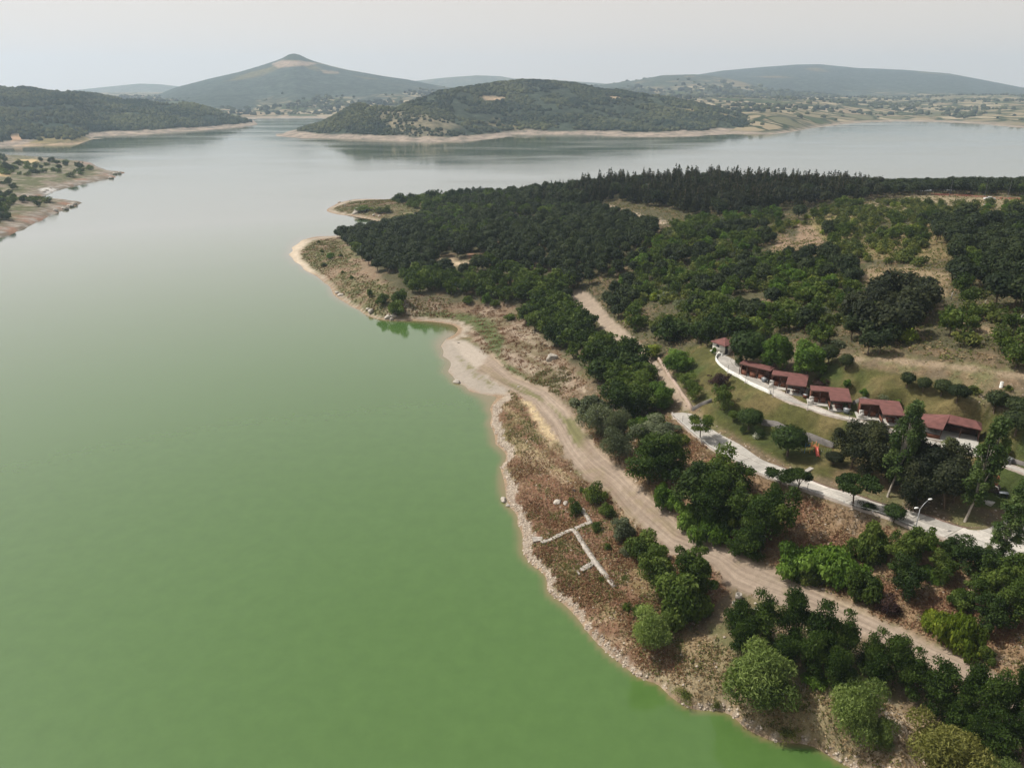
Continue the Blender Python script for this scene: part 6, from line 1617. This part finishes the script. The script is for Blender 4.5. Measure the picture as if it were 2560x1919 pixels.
def pavilion(i, lab, square=True):
    px, py, deg = PADS[i][:3]; p = PADZ[i]; rz = rad(deg)
    r = empty("picnic_pavilion", (p[0], p[1], p[2] + .05), rz, lab, "pavilion", "red-roofed picnic pavilions beside the terrace road")
    r.scale = (1.0, 1.05, 1.25)
    sy, sx = (3.1, 0.0) if square else (0.0, 1.6)          # where the long strip starts
    zf = lambda x, y: 1.80 + .10 * (y - sy + 3.1)
    L0, L1 = -5.1 + sx, 1.9 + sx
    if square: rp = [(-1.9, 0), (1.9, 0), (1.9, 5.1), (-5.1, 5.1), (-5.1, 3.1), (-1.9, 3.1)]; fl = [(-1.8, .1), (2.3, .1), (2.3, 5.2), (-5.4, 5.2), (-5.4, 2.0), (-1.8, 2.0)]
    else: rp = [(L0, 0), (L1, 0), (L1, 2.0), (L0, 2.0)]; fl = [(L0 - .2, -.5), (L1 + .2, -.5), (L1 + .2, 2.1), (L0 - .2, 2.1)]
    ngon_obj("roof", *sheet_roof(rp, zf), ROOF, r)
    for x0, x1, y in (((-1.9, 1.9, .0), (-5.1, -1.9, 3.1)) if square else ((L0, L1, 0.0),)): MB().box(((x0 + x1) / 2, y - .015, zf(0, y) - .13), (x1 - x0, .05, .2)).build("fascia", DWOOD, r)
    ngon_obj("floor", *sheet_roof(fl, lambda x, y: .08, .5), PAVE, r)
    MB().box(((L0 + L1) / 2, sy + 1.85, 1.1), (L1 - L0 - .2, .1, 2.1)).build("back_wall", WOOD, r)
    MB().box((L1 - .15, sy + 1.1, 1.1), (.1, 1.4, 2.0)).build("side_wall", WOOD, r)
    MB().box((L0 + .2, sy + 1.2, .95), (.1, 1.2, 1.7)).build("side_wall", WOOD, r)
    for x0, x1 in (((-4.5, -3.5), (-3.1, -2.1)) if square else ((-2.9, -1.6), (-1.0, .3), (.9, 2.2))):
        m_ = MB(); m_.box(((x0 + x1) / 2, sy + .25, .5), (x1 - x0, .08, .75)); m_.box(((x0 + x1) / 2, sy + .25, .95), (x1 - x0 + .1, .14, .06)); m_.build("half_wall", WOOD, r)
    ps = [(L0 + .15, sy + .15), (L0 + 1.8, sy + .15), (L0 + .15, sy + 1.8), (L1 - .1, sy + 1.78)] + ([(-1.75, .2), (1.75, .2), (-1.75, 3.2), (1.75, 3.2)] if square else [(L1 - .15, .15), (.6, .15)])
    for x, y in ps: MB().box((x, y, zf(x, y) / 2 - .05), (.13, .13, zf(x, y) - .1)).build("post", DWOOD, r)
    if square:
        for x in (-1.7, 1.75): MB().box((x, 1.5, .48), (.07, 2.2, .6)).build("railing", WOOD, r)
        MB().box((0, 1.7, .66), (1.6, .75, .06)).box((-.5, 1.7, .35), (.1, .5, .56)).box((.5, 1.7, .35), (.1, .5, .56)).build("table", WOOD, r)
        for y in (1.05, 2.35): MB().box((0, y, .40), (1.6, .28, .05)).box((-.5, y, .22), (.08, .24, .3)).box((.5, y, .22), (.08, .24, .3)).build("bench", WOOD, r)
        MB().box((-4.8, 2.55, .45), (.8, .6, .75)).box((-4.8, 2.80, .95), (.8, .12, .45)).box((-5.15, 2.5, .95), (.1, .5, .3)).build("grill", GRILLM, r)
    return r
pavilion(0, "first red-roofed pavilion, half hidden behind the purple plum", False)
pavilion(1, "second red-roofed pavilion in front of the two-crowned bright tree")
pavilion(2, "third red-roofed pavilion, fully visible between two grey bins")
pavilion(3, "fourth red-roofed pavilion, partly behind the first poplar")
# the large one
p = PADZ[4]; rz = rad(-29)
r = empty("large_pavilion", (p[0], p[1], p[2] + .05), rz, "largest red-roofed pavilion with a hipped wing beside the bare-trunked poplar", "pavilion")
V = [(-4.6, .2, 1.75), (-1.1, .2, 1.75), (-.9, 2.5, 2.25), (4.7, 2.5, 2.0), (4.7, 5.9, 2.0), (-.3, 4.2, 2.95), (3.6, 4.2, 2.75), (-4.6, 5.9, 1.75)]
V2 = [(x, y, z - .14) for x, y, z in V]
ngon_obj("roof", V + V2, [[0, 1, 5], [1, 2, 5], [2, 3, 6, 5], [3, 4, 6], [5, 6, 4, 7], [0, 5, 7], [8, 13, 9], [9, 13, 10], [10, 13, 14, 11], [11, 14, 12], [13, 15, 12, 14], [8, 15, 13], [0, 8, 9, 1], [1, 9, 10, 2], [2, 10, 11, 3], [3, 11, 12, 4], [4, 12, 15, 7], [7, 15, 8, 0]], ROOF, r)
ngon_obj("floor", *sheet_roof([(-4.7, 0), (-1, 0), (-.8, -1.4), (4.4, -1.4), (4.8, 5.8), (-4.7, 5.8)], lambda x, y: .08, .5), PAVE, r)
MB().box((0, 5.7, .95), (8.8, .1, 1.75)).build("back_wall", WOOD, r)
MB().box((4.5, 4.4, .95), (.1, 2.5, 1.75)).build("side_wall", WOOD, r)
for x0, x1, y in ((-4.4, -1.3, .4),): MB().box(((x0 + x1) / 2, y, .42), (x1 - x0, .08, .55)).build("railing", WOOD, r)
MB().box((-4.4, 2.4, .42), (.08, 4.0, .55)).build("railing", WOOD, r)
for x, y in ((-4.4, .4), (-1.3, .4), (-1.1, 2.7), (1.7, 2.7), (4.5, 2.7), (4.5, 5.6), (-4.4, 5.6), (-4.4, 3.0), (1.7, 5.6)): MB().box((x, y, .9), (.14, .14, 1.7)).build("post", DWOOD, r)
for x, y in ((-2.9, 1.6), (-2.9, 3.8)):
    MB().box((x, y, .66), (1.5, .7, .06)).box((x - .5, y, .35), (.1, .5, .56)).box((x + .5, y, .35), (.1, .5, .56)).build("table", PAVE, r)
    for s in (-.62, .62): MB().box((x, y + s, .40), (1.5, .26, .05)).box((x - .5, y + s, .22), (.08, .2, .3)).box((x + .5, y + s, .22), (.08, .2, .3)).build("bench", PAVE, r)
MB().box((1.7, 5.2, .55), (4.6, .6, .9)).build("counter", DWOOD, r)
r.scale = (1, 1, 1.2)

# ---- hut
WALLW = plain("cream_plaster", (0.66, 0.63, 0.55), 0.8, 0.12, 1.0)
p = gpt(1563, 758)
r = empty("small_hut", tuple(p), rad(-58), "small cream hut with a red pyramid roof at the terrace road's end", "hut")
MB().box((0, 0, .95), (3.0, 3.0, 2.1)).build("wall", WALLW, r)
e_ = 1.85; V = [(-e_, -e_, 1.95), (e_, -e_, 1.95), (e_, e_, 1.95), (-e_, e_, 1.95), (0, 0, 2.9)]
V += [(x, y, z - .12) for x, y, z in V[:4]]
ngon_obj("roof", V, [[0, 1, 4], [1, 2, 4], [2, 3, 4], [3, 0, 4], [8, 7, 6, 5], [0, 5, 6, 1], [1, 6, 7, 2], [2, 7, 8, 3], [3, 8, 5, 0]], ROOF, r)
d_ = MB().box((1.51, -.95, .85), (.05, .8, 1.7)).build("door", DARKM, r)
MB().box((1.555, -.68, .85), (.04, .05, .14)).build("handle", STEEL, d_)
MB().box((-.2, -1.515, 1.35), (.7, .04, .5)).build("window", DARKM, r)
MB().box((0, 0, -.15), (3.6, 3.6, .3)).build("plinth", PAVE, r)
r.scale = (1.22, 1.22, 1.15)
wall_obj("garden_wall.001", gl([(1546,757),(1552,763),(1560,770)], 8), .5, .2, WHITE, "short white wall below the cream hut", "wall")

# ================================================================== lamps, posts, bins
GLASSW = plain("lamp_head_white", (.78, .78, .76), .35, .05, 2)
p = gpt(1977, 1143); top = 5.0
r = empty("street_lamp", tuple(p), rad(18), "tall grey street lamp with two white heads over the lower road", "street lamp")
MB().tube([(0, 0, -.3), (0, 0, 1.2), (0, 0, 3.6)], [.085, .075, .06], 8).build("pole", STEEL, r)
MB().box((0, 0, .05), (.4, .4, .25)).build("base", GREYC, r)
for sx, zz1, ln in ((1, 4.9, 1.3), (-1, 3.85, .55)):
    a = MB().tube([(0, 0, 3.5), (sx * ln * .45, 0, 3.5 + (zz1 - 3.5) * .6), (sx * ln, 0, zz1)], [.05, .045, .04], 6).build("arm", STEEL, r)
    V = IV * np.array([.38, .17, .11]) + [sx * (ln + .25), 0, zz1 + .04]
    h_ = link("lamp_head", mesh_np("lamp_head", V, IF, [GLASSW], smooth=True), a)
def small_lamp(px, py, lab, grp, h=1.75):
    p = gpt(px, py); r = empty("garden_lamp", tuple(p), 0, lab, "lamp post", grp)
    MB().tube([(0, 0, -.3), (0, 0, h)], .035, 6).build("pole", DARKM, r)
    MB().tube([(0, 0, h), (0, 0, h + .08), (0, 0, h + .14)], [.05, .11, .02], 8).build("lamp_head", DARKM, r)
    MB().box((0, 0, .02), (.32, .32, .16)).build("base", KERB, r)
GLN = "slim dark lamp posts on the terrace road's kerb"
for px, py, lb in ((1572,806,"slim lamp post nearest the white parapet's bend"),(1610,827,"slim lamp post opposite the first pavilion"),(1669,857,"slim lamp post opposite the second pavilion"),(1744,886,"slim lamp post opposite the third pavilion"),(1833,911,"slim lamp post opposite the fourth pavilion")):
    small_lamp(px, py, lb, GLN)
for px, py, lb in ((1474,914,"slim post by the upper end of the lower road"),(1557,978,"slim post on the lower kerb beyond the open young tree"),(1654,1032,"slim post on the lower kerb left of the feathery pair"),(1743,1062,"slim post on the lower kerb right of the feathery pair"),(1850,1097,"slim post under the large open tree")):
    small_lamp(px, py, lb, "slim posts on the lower road's kerb", 1.5)
# double-arm lamps on the hilltop
for px, py, tp, lb in ((2051,424,388,"thin double-arm lamp post on the hilltop, first of three"),(2126,428,396,"thin double-arm lamp post behind the white car"),(2176,431,402,"thin double-arm lamp post nearest the right edge on the hilltop")):
    p = gpt(px, py); r = empty("hilltop_lamp", tuple(p), 0.2, lb, "street lamp", "double-arm lamps on the hilltop")
    MB().tube([(0, 0, -.3), (0, 0, 9.0)], [.08, .05], 6).build("pole", DARKM, r)
    for s in (-1, 1): MB().tube([(0, 0, 8.9), (s * 1.4, 0, 9.4)], [.06, .04], 5).box((s * 1.6, 0, 9.44), (.6, .22, .1)).build("arm", DARKM, r)
# old concrete fence posts on the hillside
for i, (px, py, h) in enumerate(((2029,638,1.7),(2054,648,1.8),(2125,668,2.0),(2151,680,2.0),(2202,702,2.0),(1985,622,1.4),(2007,627,1.4),(1967,615,1.3),(1948,608,1.2))):
    p = gpt(px, py)
    tag(MB().box((0, 0, h / 2 - .2), (.16, .16, h + .4)).tube([(0, 0, h - .05), (.25, 0, h + .3)], .06, 4).build("fence_post", STONE, None, tuple(p)), "pale old concrete fence post on the scrubby hillside", "fence post", "old concrete fence posts on the hillside")
# waste containers
GREYP = plain("grey_bin", (.17, .19, .21), .5, .25, 2)
def bin_(px, py, lab, mat=GREYP, s=1.0):
    p, rz = frame_at(px, py); r = empty("waste_container", tuple(p), rz, lab, "waste bin", "grey waste bins along the terrace road")
    V = np.array([(-.42, -.3, .15), (.42, -.3, .15), (.42, .3, .15), (-.42, .3, .15), (-.5, -.36, .95), (.5, -.36, .95), (.5, .36, .95), (-.5, .36, .95)]) * s
    link("bin_body", mesh_np("bin_body", V, [(3, 2, 1, 0), (4, 5, 6, 7), (0, 1, 5, 4), (1, 2, 6, 5), (2, 3, 7, 6), (3, 0, 4, 7)], [mat]), r)
    MB().box((0, 0, 1.0 * s), (1.08 * s, .8 * s, .08 * s)).build("lid", STEEL, r)
    for x in (-.36, .36): MB().tube([(x * s, -.25 * s, .09), (x * s, .25 * s, .09)], .08 * s, 8).build("wheel", RUB, r)
bin_(1650, 826, "grey bin beside the first pavilion and the purple plum"); bin_(1828, 893, "grey bin beside the third pavilion's square roof"); bin_(1739, 860, "brownish bin stand between the second and third pavilions", WOOD, .8)
bin_(1876, 872, "grey bin behind the fourth pavilion against the dark wall", GREYP, .9)
# metal cabinet, tank, barbecue, table
p, rz = frame_at(2174, 1000)
r = empty("metal_cabinet", tuple(p), rz, "grey metal cabinet standing behind the terrace road near the right edge", "cabinet")
MB().box((0, 0, .5), (1.3, .8, 1.0)).build("cabinet_body", plain("cabinet_grey", (.12, .125, .13), .5, .2, 2), r, bev=.02); MB().box((0, 0, 1.05), (1.42, .92, .09)).build("lid", STEEL, r)
MB().box((.2, -.42, .5), (.5, .03, .8)).build("door", DARKM, r)
p = gpt(2162, 836)
r = empty("water_tank", tuple(p), 0, "small white cylindrical tank on the hillside scrub", "tank")
MB().tube([(0, 0, -.2), (0, 0, 1.0)], .27, 14).build("tank_body", WHITE, r, smooth=False); MB().tube([(0, 0, .98), (0, 0, 1.07)], [.30, .2], 14).build("lid", WHITE, r)
BRICK = plain("red_brick", (.33, .11, .06), .9, .3, 4)
p = gpt(2146, 1062)
r = empty("brick_barbecue", tuple(p), rad(-20), "red brick barbecue chimney with a dark arched hearth", "barbecue")
MB().box((0, .2, 1.55), (.62, .55, 1.7)).build("chimney", BRICK, r, bev=.015); MB().box((0, .2, 2.44), (.78, .70, .10)).box((0, .2, 2.62), (.55, .48, .22)).build("chimney_cap", plain("orange_brick", (.46, .16, .07), .9, .25, 4), r)
MB().box((0, .1, .55), (1.5, .9, 1.1), 0).build("hearth_base", plain("sooty_brick", (.05, .035, .03), .95, .4, 3), r, bev=.03)
th = np.linspace(0, math.pi, 11); MB().tube(np.column_stack([np.cos(th) * .45, np.full(11, -.38), .72 + np.sin(th) * .45]), .09, 6).build("arch", GRILLM, r)
p = gpt(2166, 1072)
r = empty("picnic_table", tuple(p), rad(-20), "dark picnic table beside the brick barbecue", "table")
MB().box((0, 0, .72), (1.3, .8, .07)).build("table_top", GREYP, r)
for x in (-.5, .5): MB().box((x, 0, .35), (.1, .6, .7)).build("leg", DARKM, r)
slab("paving_slab", [(2124,1072),(2150,1085),(2140,1094),(2112,1080)], .12, PAVE, "pale paving slab before the brick barbecue", "paving")

# ---- playground
BLUE = plain("play_blue", (.10, .24, .38), .5, .25, 2); REDP = plain("play_red", (.48, .075, .045), .4, .2, 2); YEL = plain("play_yellow", (.50, .34, .08), .5, .25, 2); ORG = plain("play_orange", (.46, .17, .06), .5, .25, 2)
p = gpt(1748, 974)
r = empty("playground_tower", tuple(p), rad(8), "playground tower with red slide and blue panels by the retaining wall", "play tower")
for i, (x, y) in enumerate(((-1.2, -.5), (-1.2, .5), (-.2, -.5), (-.2, .5))): MB().tube([(x, y, -.2), (x, y, 2.2)], .055, 6).build("post", BLUE if i < 2 else YEL, r)
for i, (x, y) in enumerate(((.6, -.45), (.6, .45), (1.4, -.45), (1.4, .45))): MB().tube([(x, y, -.2), (x, y, 1.7)], .055, 6).build("post", ORG, r)
MB().box((-.7, 0, 1.1), (1.0, 1.0, .08)).build("platform", WOOD, r); MB().box((1.0, 0, .95), (.85, .9, .08)).build("platform", ORG, r)
for y in (-.5, .5): MB().box((-.7, y, 1.45), (.9, .04, .5)).build("panel", BLUE, r)
MB().box((-.7, 0, 2.15), (1.25, 1.25, .06)).box((-.7, 0, 2.3), (.9, .9, .2)).build("roof", STEEL, r)
MB().tube([(-.2, -.4, 1.5), (.6, -.4, 1.35)], .035, 5).tube([(-.2, .4, 1.5), (.6, .4, 1.35)], .035, 5).box((.2, 0, 1.0), (.8, .7, .05), 0).build("bridge", ORG, r)
sl_ = np.array([(.95, -.45, 1.0), (.75, -1.1, .75), (.5, -1.8, .32), (.3, -2.4, .1), (.2, -2.8, .08)])
d = np.gradient(sl_, axis=0); n2d = np.column_stack([d[:, 1], -d[:, 0], np.zeros(5)]); n2d /= np.linalg.norm(n2d, axis=1)[:, None]
V = np.stack([sl_ + n2d * .3 + [0, 0, .2], sl_ + n2d * .27, sl_ - n2d * .27, sl_ - n2d * .3 + [0, 0, .2]], 1)
V = np.concatenate([V, V - [0, 0, .05]], 1); Q = []
for i in range(4):
    for k in range(3): Q.append((i * 8 + k, i * 8 + k + 1, i * 8 + 9 + k, i * 8 + 8 + k)); Q.append((i * 8 + 4 + k, i * 8 + 12 + k, i * 8 + 13 + k, i * 8 + 5 + k))
link("slide", mesh_np("slide", V.reshape(-1, 3), Q, [REDP]), r)
MB().tube([(-1.2, -.2, 1.1), (-1.9, -.2, 0)], .03, 5).tube([(-1.2, .2, 1.1), (-1.9, .2, 0)], .03, 5).box((-1.45, 0, .7), (.06, .4, .04)).box((-1.65, 0, .38), (.06, .4, .04)).build("ladder", YEL, r)
p = gpt(1782, 981)
r = empty("swing_set", tuple(p), rad(-22), "orange swing frame in front of the retaining wall", "swing")
m = MB()
for x in (-1.2, 1.2): m.tube([(x, -.5, -.1), (x, 0, 1.5), (x, .5, -.1)], .045, 5)
m.tube([(-1.25, 0, 1.5), (1.25, 0, 1.5)], .045, 5).build("frame", ORG, r)
for x in (-.5, .5):
    s_ = MB().box((x, 0, .45), (.42, .18, .04)).build("swing_seat", DARKM, r)
    MB().tube([(x - .18, 0, .45), (x - .18, 0, 1.5)], .012, 4).tube([(x + .18, 0, .45), (x + .18, 0, 1.5)], .012, 4).build("chain", STEEL, s_)
LM["blossom"] = leafmat("white_blossom", (.12, .16, .06), (.55, .54, .48), (.75, .74, .70), .2)
hand('bush', 'blossom', 1633, 948, 934, 15, "shrub", "small white-flowering bush in the round tree's shadow", "shrub", None, 1, 420, .2)

# ---- cars on the hilltop
def car(px, py, rz, paint_, lab):
    p = gpt(px, py); r = empty("parked_car", tuple(p), rz, lab, "car", "cars parked on the hilltop")
    prof = [(-2.45, .35), (-2.45, .85), (-2.3, .98), (-1.45, 1.05), (-.75, 1.55), (.75, 1.58), (1.55, 1.08), (2.35, 1.0), (2.48, .8), (2.48, .35)]
    n = len(prof); V = []; 
    for y, f in ((-.92, 1), (.92, 1)):
        for (x, z) in prof: V.append((x, y * (0.82 if z > 1.2 else 1), z))
    F = [list(range(n))[::-1], list(range(n, 2 * n))] + [[i, (i + 1) % n, n + (i + 1) % n, n + i] for i in range(n)]
    b_ = ngon_obj("body", V, F, paint_, r); bv = b_.modifiers.new("edge", 'BEVEL'); bv.width = .06; bv.segments = 2
    for s in (-1, 1):
        g_ = [(-1.25, s * .885, 1.10), (-.72, s * .80, 1.46), (.70, s * .80, 1.48), (1.30, s * .885, 1.12)]
        me = bpy.data.meshes.new("side_window"); me.from_pydata([(x, y + s * .02, z) for x, y, z in g_], [], [[0, 1, 2, 3]]); me.materials.append(DARKM); link("side_window", me, r)
    for nm, g_ in (("windscreen", [(1.50, -.76, 1.14), (1.50, .76, 1.14), (.85, .66, 1.56), (.85, -.66, 1.56)]), ("rear_window", [(-1.40, -.76, 1.12), (-1.40, .76, 1.12), (-.84, .66, 1.53), (-.84, -.66, 1.53)])):
        me = bpy.data.meshes.new(nm); me.from_pydata([(x + (.03 if x > 0 else -.03), y, z + .02) for x, y, z in g_], [], [[0, 1, 2, 3]]); me.materials.append(DARKM); link(nm, me, r)
    for x in (-1.5, 1.55):
        for y in (-.86, .86):
            w_ = MB().tube([(x, y - .11, .34), (x, y + .11, .34)], .34, 14).build("wheel", RUB, r); MB().tube([(x, y - .13, .34), (x, y + .13, .34)], .18, 10).build("rim", STEEL, w_)
    for y in (-.65, .65): MB().box((2.47, y, .82), (.06, .35, .14)).build("headlight", GLASSW, r)
car(2137, 432, rad(172), plain("white_car_paint", (.68, .68, .67), .3, .06, 1), "white car parked under the hilltop pines")
car(2137, 447, rad(190), plain("blue_grey_car_paint", (.25, .30, .38), .3, .08, 1), "blue-grey car half hidden by scrub below the white car")
slab("concrete_slab", [(2180,452),(2200,449),(2203,452),(2182,456)], .5, WHITE, "white concrete slab beside the hilltop scrub near the right edge", "slab")
REDF = plain("red_fence_paint", (.36, .08, .06), .7, .3, 1)
L = gl([(2012,421),(2060,424),(2110,427),(2170,431),(2230,436)], 24); fn = empty("low_fence", tuple(L[0]), 0, "low red fence under the hilltop pines", "fence")
for z in (.45, .95): MB().tube(L - L[0] + [0, 0, z], .07, 4).build("rail", REDF, fn)
for i in range(0, 24, 2): MB().box(tuple(L[i] - L[0] + [0, 0, .5]), (.16, .16, 1.2)).build("post", REDF, fn)
